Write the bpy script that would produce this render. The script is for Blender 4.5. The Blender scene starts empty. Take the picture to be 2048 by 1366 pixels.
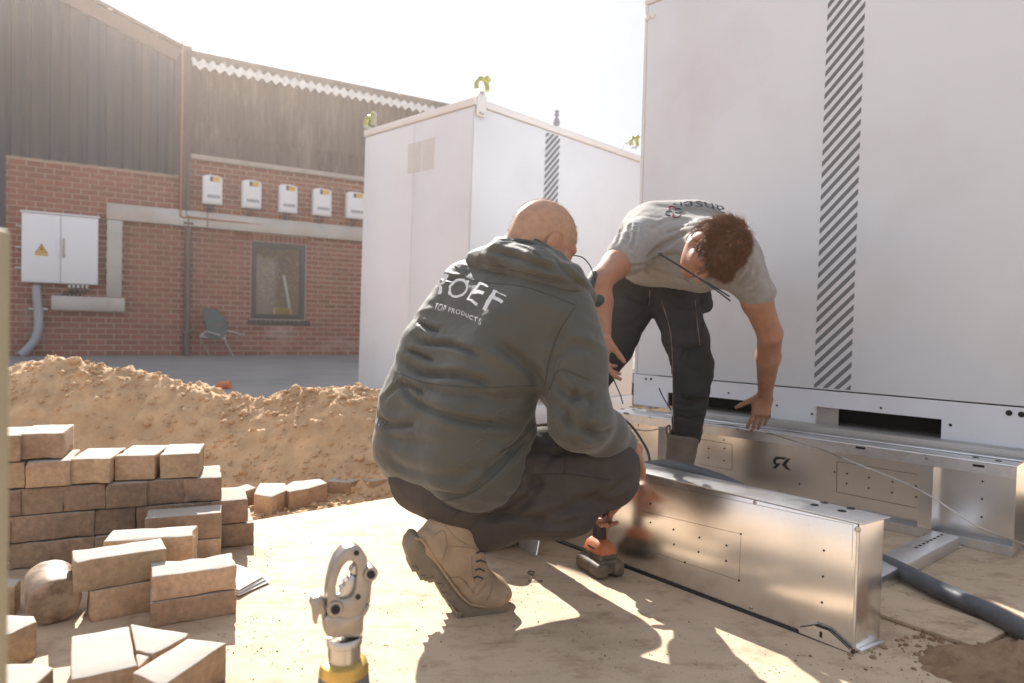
import bpy, bmesh, math, random
import numpy as np
from mathutils import Vector, Matrix
from mathutils.bvhtree import BVHTree

random.seed(7); rng = np.random.default_rng(7)
S = bpy.context.scene
C = S.collection
R = math.radians

# ------------------------------------------------------------------ camera, sky, sun, exposure
F = 1365.0                      # focal length in pixels of the 2048 px wide photograph
CAM = np.array([0.0, 0.0, 0.77])
pitch = math.atan(35 / F); roll = math.atan(0.025)
fwd = np.array([0, math.cos(pitch), -math.sin(pitch)])
rt = np.array([math.cos(roll), 0, math.sin(roll)])
rt = rt - fwd * rt.dot(fwd); rt /= np.linalg.norm(rt)
up = np.cross(rt, fwd)
cam_d = bpy.data.cameras.new('camera'); cam = bpy.data.objects.new('camera', cam_d); C.objects.link(cam)
cam.matrix_world = Matrix(((rt[0], up[0], -fwd[0], CAM[0]), (rt[1], up[1], -fwd[1], CAM[1]), (rt[2], up[2], -fwd[2], CAM[2]), (0, 0, 0, 1)))
cam_d.sensor_width = 36; cam_d.lens = F / 2048 * 36; cam_d.clip_start = 0.05; cam_d.clip_end = 400
cam_d.dof.use_dof = True; cam_d.dof.focus_distance = 2.1; cam_d.dof.aperture_fstop = 3.0
S.camera = cam

SUN_AZ, SUN_EL = R(-21.5), R(34.5)       # azimuth from +Y towards +X
sun_dir = np.array([math.sin(SUN_AZ) * math.cos(SUN_EL), math.cos(SUN_AZ) * math.cos(SUN_EL), math.sin(SUN_EL)])
W = bpy.data.worlds.new('World'); S.world = W; W.use_nodes = True
wn = W.node_tree.nodes; wl = W.node_tree.links
bg = wn['Background']; sky = wn.new('ShaderNodeTexSky'); sky.sky_type = 'NISHITA'; sky.sun_disc = False
sky.sun_elevation = SUN_EL; sky.sun_rotation = SUN_AZ; sky.dust_density = 3.0; sky.air_density = 1.0; sky.ozone_density = 1.0
# thin bright veil of high cloud over the clear sky
wtc = wn.new('ShaderNodeTexCoord'); wmap = wn.new('ShaderNodeMapping'); wmap.inputs['Scale'].default_value = (1.0, 1.0, 3.2)
wnz = wn.new('ShaderNodeTexNoise'); wnz.inputs['Scale'].default_value = 1.6; wnz.inputs['Detail'].default_value = 6; wnz.inputs['Roughness'].default_value = 0.55
wrp = wn.new('ShaderNodeMapRange'); wrp.inputs[1].default_value = 0.3; wrp.inputs[2].default_value = 0.7; wrp.inputs[3].default_value = 0.955; wrp.inputs[4].default_value = 0.99
wmx = wn.new('ShaderNodeMixRGB'); wmx.inputs['Color2'].default_value = (3.5, 3.75, 4.3, 1)
wl.new(wtc.outputs['Generated'], wmap.inputs['Vector']); wl.new(wmap.outputs[0], wnz.inputs['Vector'])
wl.new(wnz.outputs[0], wrp.inputs[0]); wl.new(wrp.outputs[0], wmx.inputs['Fac']); wl.new(sky.outputs[0], wmx.inputs['Color1'])
wl.new(wmx.outputs[0], bg.inputs['Color']); bg.inputs['Strength'].default_value = 0.08
sl = bpy.data.lights.new('sun', 'SUN'); sl.energy = 4.2; sl.angle = R(0.55); sl.color = (1.0, 0.94, 0.87)
so = bpy.data.objects.new('sun', sl); C.objects.link(so)
so.rotation_euler = Vector(sun_dir.tolist()).to_track_quat('Z', 'Y').to_euler()
S.view_settings.view_transform = 'Standard'; S.view_settings.look = 'None'
S.view_settings.exposure = 1.45; S.view_settings.gamma = 1.0; S.view_settings.use_curve_mapping = False
S.render.engine = 'CYCLES'

# ------------------------------------------------------------------ pixel rays -> points in the place
def ray(px, py):
    d = fwd * F + rt * (px - 1024) - up * (py - 683)
    return d / d[1]
def U(px, py, Y): return CAM + ray(px, py) * Y                 # point at distance Y ahead
def Gp(px, py, z=0.0):
    d = ray(px, py); return CAM + d * ((z - CAM[2]) / d[2])    # point on a level plane
def Pl(px, py, p0, n):
    d = ray(px, py); n = np.asarray(n, float); return CAM + d * (n.dot(np.asarray(p0) - CAM) / n.dot(d))
def nrm(v):
    v = np.asarray(v, float); return v / np.linalg.norm(v)

# ------------------------------------------------------------------ object helpers
def tag(o, label=None, cat=None, group=None, kind=None):
    if label: o['label'] = label
    if cat: o['category'] = cat
    if group: o['group'] = group
    if kind: o['kind'] = kind
    return o
def empty(name, loc, label, cat, group=None, rz=0.0):
    o = bpy.data.objects.new(name, None); C.objects.link(o); o.location = Vector([float(v) for v in loc])
    o.rotation_euler = (0, 0, rz); o.empty_display_size = 0.1
    return tag(o, label, cat, group)
def link(name, me, mat=None, parent=None, world=True, smooth=False):
    o = bpy.data.objects.new(name, me); C.objects.link(o)
    if mat is not None and len(me.materials) == 0: me.materials.append(mat)
    if smooth:
        me.polygons.foreach_set('use_smooth', [True] * len(me.polygons))
    if parent is not None:
        o.parent = parent
        if world:       # the mesh was written in world coordinates
            if parent.parent is None: o.matrix_parent_inverse = parent.matrix_basis.inverted()
            else:           # parent is itself a world-written child: its own world matrix is identity
                o.matrix_parent_inverse = Matrix.Identity(4)
    return o
def mesh(verts, faces):
    me = bpy.data.meshes.new('m'); me.from_pydata([tuple(float(c) for c in v) for v in verts], [], [tuple(int(i) for i in f) for f in faces]); me.update(); return me

class MB:
    """collects simple shapes into one mesh (world coordinates)"""
    def __init__(s): s.v = []; s.f = []
    def add(s, vs, fs):
        b = len(s.v); s.v += [np.asarray(v, float) for v in vs]; s.f += [tuple(i + b for i in f) for f in fs]; return s
    def box(s, o, a, b, c):
        """box from corner o with edge vectors a, b, c"""
        o, a, b, c = [np.asarray(x, float) for x in (o, a, b, c)]
        vs = [o, o + a, o + a + b, o + b, o + c, o + a + c, o + a + b + c, o + b + c]
        fs = [(0, 3, 2, 1), (4, 5, 6, 7), (0, 1, 5, 4), (1, 2, 6, 5), (2, 3, 7, 6), (3, 0, 4, 7)]
        if np.cross(a, b).dot(c) < 0: fs = [f[::-1] for f in fs]
        return s.add(vs, fs)
    def cbox(s, c, hx, hy, hz, ax=None):
        c = np.asarray(c, float); ax = np.eye(3) if ax is None else ax
        return s.box(c - ax[0] * hx - ax[1] * hy - ax[2] * hz, ax[0] * 2 * hx, ax[1] * 2 * hy, ax[2] * 2 * hz)
    def tube(s, pts, r, n=8, caps=True, rs=None):
        pts = [np.asarray(p, float) for p in pts]; b = len(s.v); m = len(pts)
        t0 = nrm(pts[1] - pts[0]); ref = np.array([0, 0, 1.0]) if abs(t0[2]) < 0.9 else np.array([1.0, 0, 0])
        u = nrm(np.cross(t0, ref))
        for i, p in enumerate(pts):
            t = nrm(pts[min(i + 1, m - 1)] - pts[max(i - 1, 0)]); u = nrm(u - t * u.dot(t)); w = np.cross(t, u)
            rr = r if rs is None else rs[i]
            for k in range(n):
                a = 2 * math.pi * k / n; s.v.append(p + (u * math.cos(a) + w * math.sin(a)) * rr)
        for i in range(m - 1):
            for k in range(n):
                k2 = (k + 1) % n; s.f.append((b + i * n + k, b + i * n + k2, b + (i + 1) * n + k2, b + (i + 1) * n + k))
        if caps:
            s.f.append(tuple(b + k for k in range(n))[::-1]); s.f.append(tuple(b + (m - 1) * n + k for k in range(n)))
        return s
    def disc(s, c, nor, r, h=0.001, n=12):
        nor = nrm(nor); return s.tube([np.asarray(c) - nor * h, np.asarray(c) + nor * h], r, n)
    def prism(s, poly, off):
        """poly: list of 3-D points of a flat outline, off: thickness vector"""
        n = len(poly); off = np.asarray(off, float); vs = [np.asarray(p, float) for p in poly]; vs += [p + off for p in vs[:n]]
        nn = np.zeros(3)
        for i in range(n): nn += np.cross(vs[i], vs[(i + 1) % n])
        fs = [tuple(range(n))[::-1], tuple(range(n, 2 * n))] + [(i, (i + 1) % n, n + (i + 1) % n, n + i) for i in range(n)]
        if nn.dot(off) < 0: fs = [f[::-1] for f in fs]
        return s.add(vs, fs)
    def lathe(s, base, axis, prof, n=24):
        """prof: list of (distance along axis, radius)"""
        axis = nrm(axis); ref = np.array([1.0, 0, 0]) if abs(axis[0]) < 0.8 else np.array([0, 1.0, 0])
        u = nrm(np.cross(axis, ref)); w = np.cross(axis, u); b = len(s.v); base = np.asarray(base, float)
        for h, r in prof:
            for k in range(n):
                a = 2 * math.pi * k / n; s.v.append(base + axis * h + (u * math.cos(a) + w * math.sin(a)) * r)
        for i in range(len(prof) - 1):
            for k in range(n):
                k2 = (k + 1) % n; s.f.append((b + i * n + k, b + i * n + k2, b + (i + 1) * n + k2, b + (i + 1) * n + k))
        s.f.append(tuple(b + k for k in range(n))[::-1]); s.f.append(tuple(b + (len(prof) - 1) * n + k for k in range(n)))
        return s
    def build(s, name, mat, parent=None, smooth=False, bevel=0.0, seg=2, world=True):
        me = mesh(s.v, s.f)
        if bevel > 0:
            bm = bmesh.new(); bm.from_mesh(me); bmesh.ops.remove_doubles(bm, verts=bm.verts, dist=1e-6)
            ed = [e for e in bm.edges if len(e.link_faces) == 2 and e.calc_face_angle(0) > 0.5]
            try: bmesh.ops.bevel(bm, geom=ed, offset=bevel, segments=seg, profile=0.5, affect='EDGES', clamp_overlap=True)
            except Exception: pass
            bm.to_mesh(me); bm.free()
        o = link(name, me, mat, parent, world)
        if smooth or bevel > 0:
            me.polygons.foreach_set('use_smooth', [True] * len(me.polygons))
            try: me.set_sharp_from_angle(angle=R(38))
            except Exception: pass
        return o

# ------------------------------------------------------------------ materials
def mat(name, col, rough=0.6, metal=0.0, var=0.12, scale=8.0, bump=0.0, bscale=60.0, col2=None, cscale=None, spec=0.5, stretch=None, cpos=(0.35, 0.65), obj_rand=0.0, sheen=0.0, detail=6, rvar=0.0, b2=None):
    m = bpy.data.materials.new(name); m.use_nodes = True; nt = m.node_tree; N = nt.nodes; L = nt.links
    p = N['Principled BSDF']; p.inputs['Roughness'].default_value = rough; p.inputs['Metallic'].default_value = metal
    p.inputs['Specular IOR Level'].default_value = spec
    if sheen: p.inputs['Sheen Weight'].default_value = sheen
    geo = N.new('ShaderNodeNewGeometry'); mp = N.new('ShaderNodeMapping')
    L.new(geo.outputs['Position'], mp.inputs['Vector'])
    if stretch: mp.inputs['Scale'].default_value = stretch
    nz = N.new('ShaderNodeTexNoise'); nz.inputs['Scale'].default_value = scale; nz.inputs['Detail'].default_value = detail; nz.inputs['Roughness'].default_value = 0.6
    L.new(mp.outputs[0], nz.inputs['Vector'])
    c = np.array(col); lo = np.clip(c * (1 - var), 0, 1); hi = np.clip(c * (1 + var), 0, 1)
    rp = N.new('ShaderNodeValToRGB'); rp.color_ramp.elements[0].position = 0.3; rp.color_ramp.elements[1].position = 0.7
    rp.color_ramp.elements[0].color = (*lo, 1); rp.color_ramp.elements[1].color = (*hi, 1); L.new(nz.outputs['Fac'], rp.inputs[0]); out = rp.outputs[0]
    if col2 is not None:
        n2 = N.new('ShaderNodeTexNoise'); n2.inputs['Scale'].default_value = cscale or scale * 0.3; n2.inputs['Detail'].default_value = 8; n2.inputs['Roughness'].default_value = 0.65
        L.new(mp.outputs[0], n2.inputs['Vector'])
        r2 = N.new('ShaderNodeMapRange'); r2.inputs[1].default_value = cpos[0]; r2.inputs[2].default_value = cpos[1]; L.new(n2.outputs['Fac'], r2.inputs[0])
        mx = N.new('ShaderNodeMixRGB'); mx.inputs['Color2'].default_value = (*col2, 1); L.new(r2.outputs[0], mx.inputs['Fac']); L.new(out, mx.inputs['Color1']); out = mx.outputs[0]
    if obj_rand > 0:
        oi = N.new('ShaderNodeObjectInfo'); ad = N.new('ShaderNodeMath'); ad.operation = 'ADD'; fr = N.new('ShaderNodeMath'); fr.operation = 'FRACT'
        L.new(oi.outputs['Random'], ad.inputs[0]); L.new(geo.outputs['Random Per Island'], ad.inputs[1]); L.new(ad.outputs[0], fr.inputs[0])
        mr = N.new('ShaderNodeMapRange'); mr.inputs[3].default_value = 1 - obj_rand; mr.inputs[4].default_value = 1 + obj_rand; L.new(fr.outputs[0], mr.inputs[0])
        hs = N.new('ShaderNodeHueSaturation'); L.new(out, hs.inputs['Color']); L.new(mr.outputs[0], hs.inputs['Value'])
        mh = N.new('ShaderNodeMapRange'); mh.inputs[3].default_value = 0.5 - obj_rand * 0.02; mh.inputs[4].default_value = 0.5 + obj_rand * 0.035
        f2 = N.new('ShaderNodeMath'); f2.operation = 'MULTIPLY'; f2.inputs[1].default_value = 7.31; f3 = N.new('ShaderNodeMath'); f3.operation = 'FRACT'
        L.new(fr.outputs[0], f2.inputs[0]); L.new(f2.outputs[0], f3.inputs[0]); L.new(f3.outputs[0], mh.inputs[0]); L.new(mh.outputs[0], hs.inputs['Hue']); out = hs.outputs[0]
    L.new(out, p.inputs['Base Color'])
    if rvar > 0:
        rr = N.new('ShaderNodeMapRange'); rr.inputs[3].default_value = max(0.02, rough - rvar); rr.inputs[4].default_value = rough + rvar
        n5 = N.new('ShaderNodeTexNoise'); n5.inputs['Scale'].default_value = scale * 0.7; n5.inputs['Detail'].default_value = 8; L.new(mp.outputs[0], n5.inputs['Vector'])
        L.new(n5.outputs['Fac'], rr.inputs[0]); L.new(rr.outputs[0], p.inputs['Roughness'])
    if bump > 0:
        n3 = N.new('ShaderNodeTexNoise'); n3.inputs['Scale'].default_value = bscale; n3.inputs['Detail'].default_value = 8; n3.inputs['Roughness'].default_value = 0.7
        L.new(mp.outputs[0], n3.inputs['Vector'])
        b = N.new('ShaderNodeBump'); b.inputs['Strength'].default_value = 1.0; b.inputs['Distance'].default_value = bump
        L.new(n3.outputs['Fac'], b.inputs['Height']); L.new(b.outputs[0], p.inputs['Normal'])
        if b2:
            n4 = N.new('ShaderNodeTexNoise'); n4.inputs['Scale'].default_value = b2[1]; n4.inputs['Detail'].default_value = 4
            L.new(geo.outputs['Position'], n4.inputs['Vector']); bb = N.new('ShaderNodeBump'); bb.inputs['Distance'].default_value = b2[0]
            L.new(n4.outputs['Fac'], bb.inputs['Height']); L.new(bb.outputs[0], b.inputs['Normal'])
    return m
M = {}
M['white'] = mat('white_powder_coat', (0.69, 0.71, 0.75), 0.32, var=0.015, scale=1.5, bump=0.00015, bscale=300, spec=0.45, col2=(0.60, 0.59, 0.59), cscale=1.2, cpos=(0.5, 0.85))
M['white2'] = mat('white_trim', (0.70, 0.69, 0.68), 0.4, var=0.02, scale=3)
M['stripe'] = mat('grey_stripe_print', (0.16, 0.165, 0.175), 0.45, var=0.06, scale=4)
M['galv'] = mat('galvanised_sheet', (0.95, 0.93, 0.91), 0.25, metal=1.0, var=0.03, scale=160, bump=0.00002, bscale=900)
M['galv_top'] = mat('galvanised_flange', (0.78, 0.78, 0.78), 0.36, metal=1.0, var=0.06, scale=40, bump=0.00004, bscale=500, col2=(0.52, 0.50, 0.48), cscale=9, cpos=(0.5, 0.9), rvar=0.05)
M['galv_dull'] = mat('weathered_zinc', (0.46, 0.45, 0.43), 0.55, metal=0.7, var=0.22, scale=5, bump=0.001, bscale=30, col2=(0.38, 0.33, 0.28), cscale=2.5, cpos=(0.4, 0.7))
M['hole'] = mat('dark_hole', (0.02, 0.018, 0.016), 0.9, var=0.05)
M['dark'] = mat('black_plastic', (0.025, 0.025, 0.026), 0.45, var=0.2, scale=20)
M['black'] = mat('black_rubber', (0.018, 0.018, 0.02), 0.6, var=0.2, scale=30)
M['hose'] = mat('grey_black_hose', (0.085, 0.09, 0.10), 0.42, var=0.3, scale=14, bump=0.001, bscale=50, col2=(0.13, 0.11, 0.09), cscale=6, cpos=(0.5, 0.75), rvar=0.1)
M['steel'] = mat('satin_steel', (0.52, 0.50, 0.47), 0.3, metal=1.0, var=0.1, scale=25, rvar=0.08)
M['cast'] = mat('cast_steel', (0.36, 0.33, 0.30), 0.45, metal=1.0, var=0.15, scale=30, bump=0.0004, bscale=120)
M['yellow_zinc'] = mat('yellow_zinc', (0.42, 0.42, 0.13), 0.35, metal=0.6, var=0.15, scale=30)
M['brass'] = mat('dull_brass', (0.55, 0.38, 0.12), 0.4, metal=0.8, var=0.15, scale=30)
M['body_grey'] = mat('dark_grey_tool_body', (0.11, 0.11, 0.115), 0.5, var=0.15, scale=20)
M['orange'] = mat('orange_plastic', (0.50, 0.145, 0.045), 0.5, var=0.12, scale=40, col2=(0.38, 0.16, 0.07), cscale=25, cpos=(0.5, 0.75))
M['tooldark'] = mat('dirty_tool_plastic', (0.075, 0.06, 0.045), 0.6, var=0.3, scale=40, col2=(0.20, 0.145, 0.09), cscale=22, cpos=(0.4, 0.65), bump=0.0005, bscale=200)
M['brick'] = mat('red_brick', (0.25, 0.095, 0.062), 0.85, var=0.15, scale=9, bump=0.004, bscale=60, col2=(0.55, 0.45, 0.40), cscale=1.1, cpos=(0.60, 0.88), obj_rand=0.15)
M['mortar'] = mat('mortar', (0.60, 0.51, 0.43), 0.95, var=0.15, scale=5, bump=0.004, bscale=60, col2=(0.50, 0.41, 0.33), cscale=0.8)
M['clad'] = mat('dark_cladding', (0.026, 0.032, 0.045), 0.5, var=0.5, scale=5.0, stretch=(1, 1, 0.08), col2=(0.070, 0.055, 0.045), cscale=4.5, cpos=(0.4, 0.75), bump=0.002, bscale=30)
M['clad2'] = mat('brown_fibre_cement', (0.105, 0.085, 0.072), 0.85, var=0.3, scale=2.5, stretch=(1, 1, 0.2), col2=(0.25, 0.22, 0.18), cscale=3.0, cpos=(0.5, 0.8), bump=0.004, bscale=25)
M['roof'] = mat('fibre_cement_roof', (0.62, 0.60, 0.56), 0.9, var=0.15, scale=8, bump=0.004, bscale=30)
M['roof_dark'] = mat('mossy_roof', (0.085, 0.072, 0.062), 0.95, var=0.3, scale=6, col2=(0.40, 0.38, 0.35), cscale=5, cpos=(0.62, 0.7), bump=0.006, bscale=20)
M['brown'] = mat('brown_painted_metal', (0.12, 0.085, 0.072), 0.5, var=0.1)
M['paletrim'] = mat('pale_painted_wood', (0.38, 0.34, 0.30), 0.7, var=0.12)
M['box'] = mat('light_grey_enclosure', (0.70, 0.72, 0.75), 0.4, var=0.02, scale=3)
M['pipe'] = mat('grey_pvc', (0.30, 0.31, 0.34), 0.4, var=0.08, scale=6)
M['yellow'] = mat('yellow_print', (0.60, 0.36, 0.04), 0.5, var=0.04)
M['red'] = mat('orange_red_conduit', (0.36, 0.13, 0.08), 0.5, var=0.12, scale=12)
M['glassframe'] = mat('brown_window_frame', (0.06, 0.052, 0.045), 0.45, var=0.1)
M['asphalt'] = mat('asphalt', (0.19, 0.187, 0.19), 0.88, var=0.22, scale=3, bump=0.006, bscale=70, col2=(0.25, 0.235, 0.22), cscale=0.7)
M['soil'] = mat('sandy_soil', (0.57, 0.38, 0.215), 0.95, var=0.22, scale=9, bump=0.006, bscale=70, col2=(0.40, 0.24, 0.125), cscale=2.6, cpos=(0.46, 0.74), b2=(0.012, 14))
M['soil_dark'] = mat('damp_soil', (0.20, 0.115, 0.062), 0.95, var=0.4, scale=24, bump=0.006, bscale=80, col2=(0.34, 0.22, 0.13), cscale=6)
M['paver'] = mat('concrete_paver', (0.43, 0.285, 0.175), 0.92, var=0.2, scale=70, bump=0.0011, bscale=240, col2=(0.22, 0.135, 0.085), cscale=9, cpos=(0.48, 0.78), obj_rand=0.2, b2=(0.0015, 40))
M['paver_shaded'] = mat('shaded_concrete_paver', (0.27, 0.175, 0.115), 0.92, var=0.25, scale=60, bump=0.0011, bscale=240, col2=(0.15, 0.095, 0.065), cscale=9, cpos=(0.45, 0.75), obj_rand=0.25, b2=(0.0015, 40))  # darker paver copy: shade on the lower stack rows put into the colour
M['stonebrown'] = mat('brown_worn_stone', (0.36, 0.26, 0.18), 0.55, var=0.18, scale=14, bump=0.0015, bscale=40, col2=(0.15, 0.09, 0.05), cscale=11, cpos=(0.45, 0.6))
M['paper'] = mat('white_card', (0.78, 0.76, 0.72), 0.7, var=0.03)
M['skin'] = mat('skin', (0.39, 0.20, 0.125), 0.48, var=0.14, scale=22, bump=0.0008, bscale=120, col2=(0.36, 0.15, 0.085), cscale=9, cpos=(0.45, 0.8))
M['skin'].node_tree.nodes['Principled BSDF'].inputs['Subsurface Weight'].default_value = 0.08
M['skin'].node_tree.nodes['Principled BSDF'].inputs['Subsurface Radius'].default_value = (0.012, 0.005, 0.003)
M['jacket'] = mat('green_grey_softshell', (0.056, 0.054, 0.042), 0.62, var=0.07, scale=10, bump=0.0006, bscale=350, sheen=0.25, b2=(0.004, 14))
M['jacket_dark'] = mat('dark_green_collar', (0.040, 0.045, 0.036), 0.7, var=0.1, scale=10, bump=0.0006, bscale=300)
M['trouser1'] = mat('dark_brown_work_trousers', (0.052, 0.041, 0.034), 0.85, var=0.18, scale=12, bump=0.0010, bscale=260, b2=(0.006, 16))
M['trouser2'] = mat('charcoal_work_trousers', (0.032, 0.030, 0.031), 0.85, var=0.2, scale=14, bump=0.0010, bscale=260, b2=(0.005, 18))
M['kneepad'] = mat('black_kneepad_fabric', (0.017, 0.016, 0.016), 0.8, var=0.25, scale=18, bump=0.001, bscale=200)
M['shirt'] = mat('heather_grey_cotton', (0.30, 0.285, 0.265), 0.9, var=0.10, scale=60, bump=0.0006, bscale=300, b2=(0.003, 20), sheen=0.1)
M['boot'] = mat('tan_nubuck', (0.34, 0.235, 0.145), 0.75, var=0.14, scale=16, bump=0.0007, bscale=200, col2=(0.24, 0.155, 0.09), cscale=10, cpos=(0.5, 0.8))
M['sole'] = mat('tan_rubber_sole', (0.235, 0.185, 0.12), 0.7, var=0.15, scale=20, bump=0.0005, bscale=160, col2=(0.16, 0.12, 0.08), cscale=12)
M['boot2'] = mat('dusty_brown_boot', (0.16, 0.125, 0.095), 0.7, var=0.25, scale=16, bump=0.001, bscale=140, col2=(0.21, 0.16, 0.12), cscale=10, cpos=(0.45, 0.7))
M['hair2'] = mat('brown_hair', (0.17, 0.075, 0.032), 0.36, var=0.35, scale=60)
M['hair1'] = mat('buzzed_grey_blond_hair', (0.40, 0.235, 0.15), 0.55, var=0.15, scale=60)
M['print'] = mat('white_print', (0.62, 0.62, 0.62), 0.6, var=0.03)
M['navy'] = mat('navy_print', (0.035, 0.04, 0.055), 0.7, var=0.05)
M['crimson'] = mat('crimson_print', (0.22, 0.03, 0.05), 0.7, var=0.05)
M['logo'] = mat('dark_logo', (0.02, 0.02, 0.022), 0.4, var=0.05)
M['green_seat'] = mat('grey_green_plastic', (0.070, 0.085, 0.078), 0.5, var=0.1)
M['leaf'] = mat('leaf', (0.24, 0.215, 0.075), 0.6, var=0.4, scale=20)
M['wood'] = mat('pale_wood', (0.36, 0.31, 0.20), 0.7, var=0.12, scale=8, stretch=(1, 1, 0.1))
def glass(name):
    m = bpy.data.materials.new(name); m.use_nodes = True; N = m.node_tree.nodes; L = m.node_tree.links
    N.remove(N['Principled BSDF']); t = N.new('ShaderNodeBsdfTransparent'); g = N.new('ShaderNodeBsdfGlossy'); g.inputs['Roughness'].default_value = 0.02
    t.inputs[0].default_value = (0.72, 0.74, 0.70, 1); fr = N.new('ShaderNodeFresnel'); fr.inputs[0].default_value = 1.5; mx = N.new('ShaderNodeMixShader')
    L.new(fr.outputs[0], mx.inputs[0]); L.new(t.outputs[0], mx.inputs[1]); L.new(g.outputs[0], mx.inputs[2]); L.new(mx.outputs[0], N['Material Output'].inputs[0]); return m
M['glass'] = glass('window_glass')

def pale_top(m, col):
    """paler colour on faces that point up"""
    N = m.node_tree.nodes; L = m.node_tree.links; p = N['Principled BSDF']; src = p.inputs['Base Color'].links[0].from_socket
    g = N.new('ShaderNodeNewGeometry'); s = N.new('ShaderNodeSeparateXYZ'); L.new(g.outputs['True Normal'], s.inputs[0])
    nz = N.new('ShaderNodeTexNoise'); nz.inputs['Scale'].default_value = 60; nz.inputs['Detail'].default_value = 6; L.new(g.outputs['Position'], nz.inputs['Vector'])
    ad = N.new('ShaderNodeMath'); ad.operation = 'MULTIPLY_ADD'; ad.inputs[1].default_value = 0.5; L.new(nz.outputs['Fac'], ad.inputs[0]); L.new(s.outputs['Z'], ad.inputs[2])
    mr = N.new('ShaderNodeMapRange'); mr.inputs[1].default_value = 0.75; mr.inputs[2].default_value = 1.2; L.new(ad.outputs[0], mr.inputs[0])
    mx = N.new('ShaderNodeMixRGB'); mx.inputs['Color2'].default_value = (*col, 1); L.new(mr.outputs[0], mx.inputs['Fac']); L.new(src, mx.inputs['Color1']); L.new(mx.outputs[0], p.inputs['Base Color'])
pale_top(M['paver'], (0.40, 0.36, 0.31)); pale_top(M['paver_shaded'], (0.36, 0.32, 0.27))
# concrete slab: pale, with brown stains, scrapes and dirt
def slab_mat():
    m = mat('slab_concrete', (0.52, 0.395, 0.27), 0.85, var=0.10, scale=3.0, bump=0.0012, bscale=120, col2=(0.30, 0.215, 0.145), cscale=1.7, cpos=(0.50, 0.80), b2=(0.004, 9))
    N = m.node_tree.nodes; L = m.node_tree.links; p = N['Principled BSDF']; src = p.inputs['Base Color'].links[0].from_socket
    geo = [n for n in N if n.type == 'NEW_GEOMETRY'][0]
    mp = N.new('ShaderNodeMapping'); mp.inputs['Scale'].default_value = (2.0, 3.6, 1); mp.inputs['Rotation'].default_value = (0, 0, R(-12)); L.new(geo.outputs['Position'], mp.inputs[0])
    nz = N.new('ShaderNodeTexNoise'); nz.inputs['Scale'].default_value = 3; nz.inputs['Detail'].default_value = 10; nz.inputs['Roughness'].default_value = 0.72; nz.inputs['Distortion'].default_value = 0.25
    L.new(mp.outputs[0], nz.inputs['Vector']); mr = N.new('ShaderNodeMapRange'); mr.inputs[1].default_value = 0.49; mr.inputs[2].default_value = 0.70; mr.inputs[4].default_value = 0.75
    L.new(nz.outputs['Fac'], mr.inputs[0]); mx = N.new('ShaderNodeMixRGB'); mx.inputs['Color2'].default_value = (0.24, 0.15, 0.09, 1)
    L.new(mr.outputs[0], mx.inputs['Fac']); L.new(src, mx.inputs['Color1'])
    n2 = N.new('ShaderNodeTexNoise'); n2.inputs['Scale'].default_value = 26; n2.inputs['Detail'].default_value = 9; n2.inputs['Roughness'].default_value = 0.75; L.new(geo.outputs['Position'], n2.inputs['Vector'])
    m2 = N.new('ShaderNodeMapRange'); m2.inputs[1].default_value = 0.58; m2.inputs[2].default_value = 0.68; m2.inputs[4].default_value = 0.8; L.new(n2.outputs['Fac'], m2.inputs[0])
    x2 = N.new('ShaderNodeMixRGB'); x2.inputs['Color2'].default_value = (0.17, 0.10, 0.06, 1); L.new(m2.outputs[0], x2.inputs['Fac']); L.new(mx.outputs[0], x2.inputs['Color1'])
    L.new(x2.outputs[0], p.inputs['Base Color']); return m
M['slab'] = slab_mat()

# ------------------------------------------------------------------ numpy value noise + signed-distance modeller
def vnoise(p, seed=0):
    p = np.asarray(p, np.float64); i = np.floor(p).astype(np.int64); f = p - i; f = f * f * (3 - 2 * f)
    def h(ix, iy, iz):
        n = (ix * 374761393 + iy * 668265263 + iz * 2147483647 + seed * 974634777) & 0xffffffff
        n = ((n ^ (n >> 13)) * 1274126177) & 0xffffffff; n = n ^ (n >> 16); return (n & 0xffff) / 65535.0
    x, y, z = i[..., 0], i[..., 1], i[..., 2]; u, v, w = f[..., 0], f[..., 1], f[..., 2]
    a = h(x, y, z) * (1 - u) + h(x + 1, y, z) * u; b = h(x, y + 1, z) * (1 - u) + h(x + 1, y + 1, z) * u
    c = h(x, y, z + 1) * (1 - u) + h(x + 1, y, z + 1) * u; d = h(x, y + 1, z + 1) * (1 - u) + h(x + 1, y + 1, z + 1) * u
    return (a * (1 - v) + b * v) * (1 - w) + (c * (1 - v) + d * v) * w
def fbm(p, oct=4, seed=0):
    s = 0; a = 0.5; q = np.asarray(p, float)
    for o in range(oct): s = s + a * (vnoise(q, seed + o) - 0.5); q = q * 2.03 + 11.7; a *= 0.5
    return s

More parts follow.
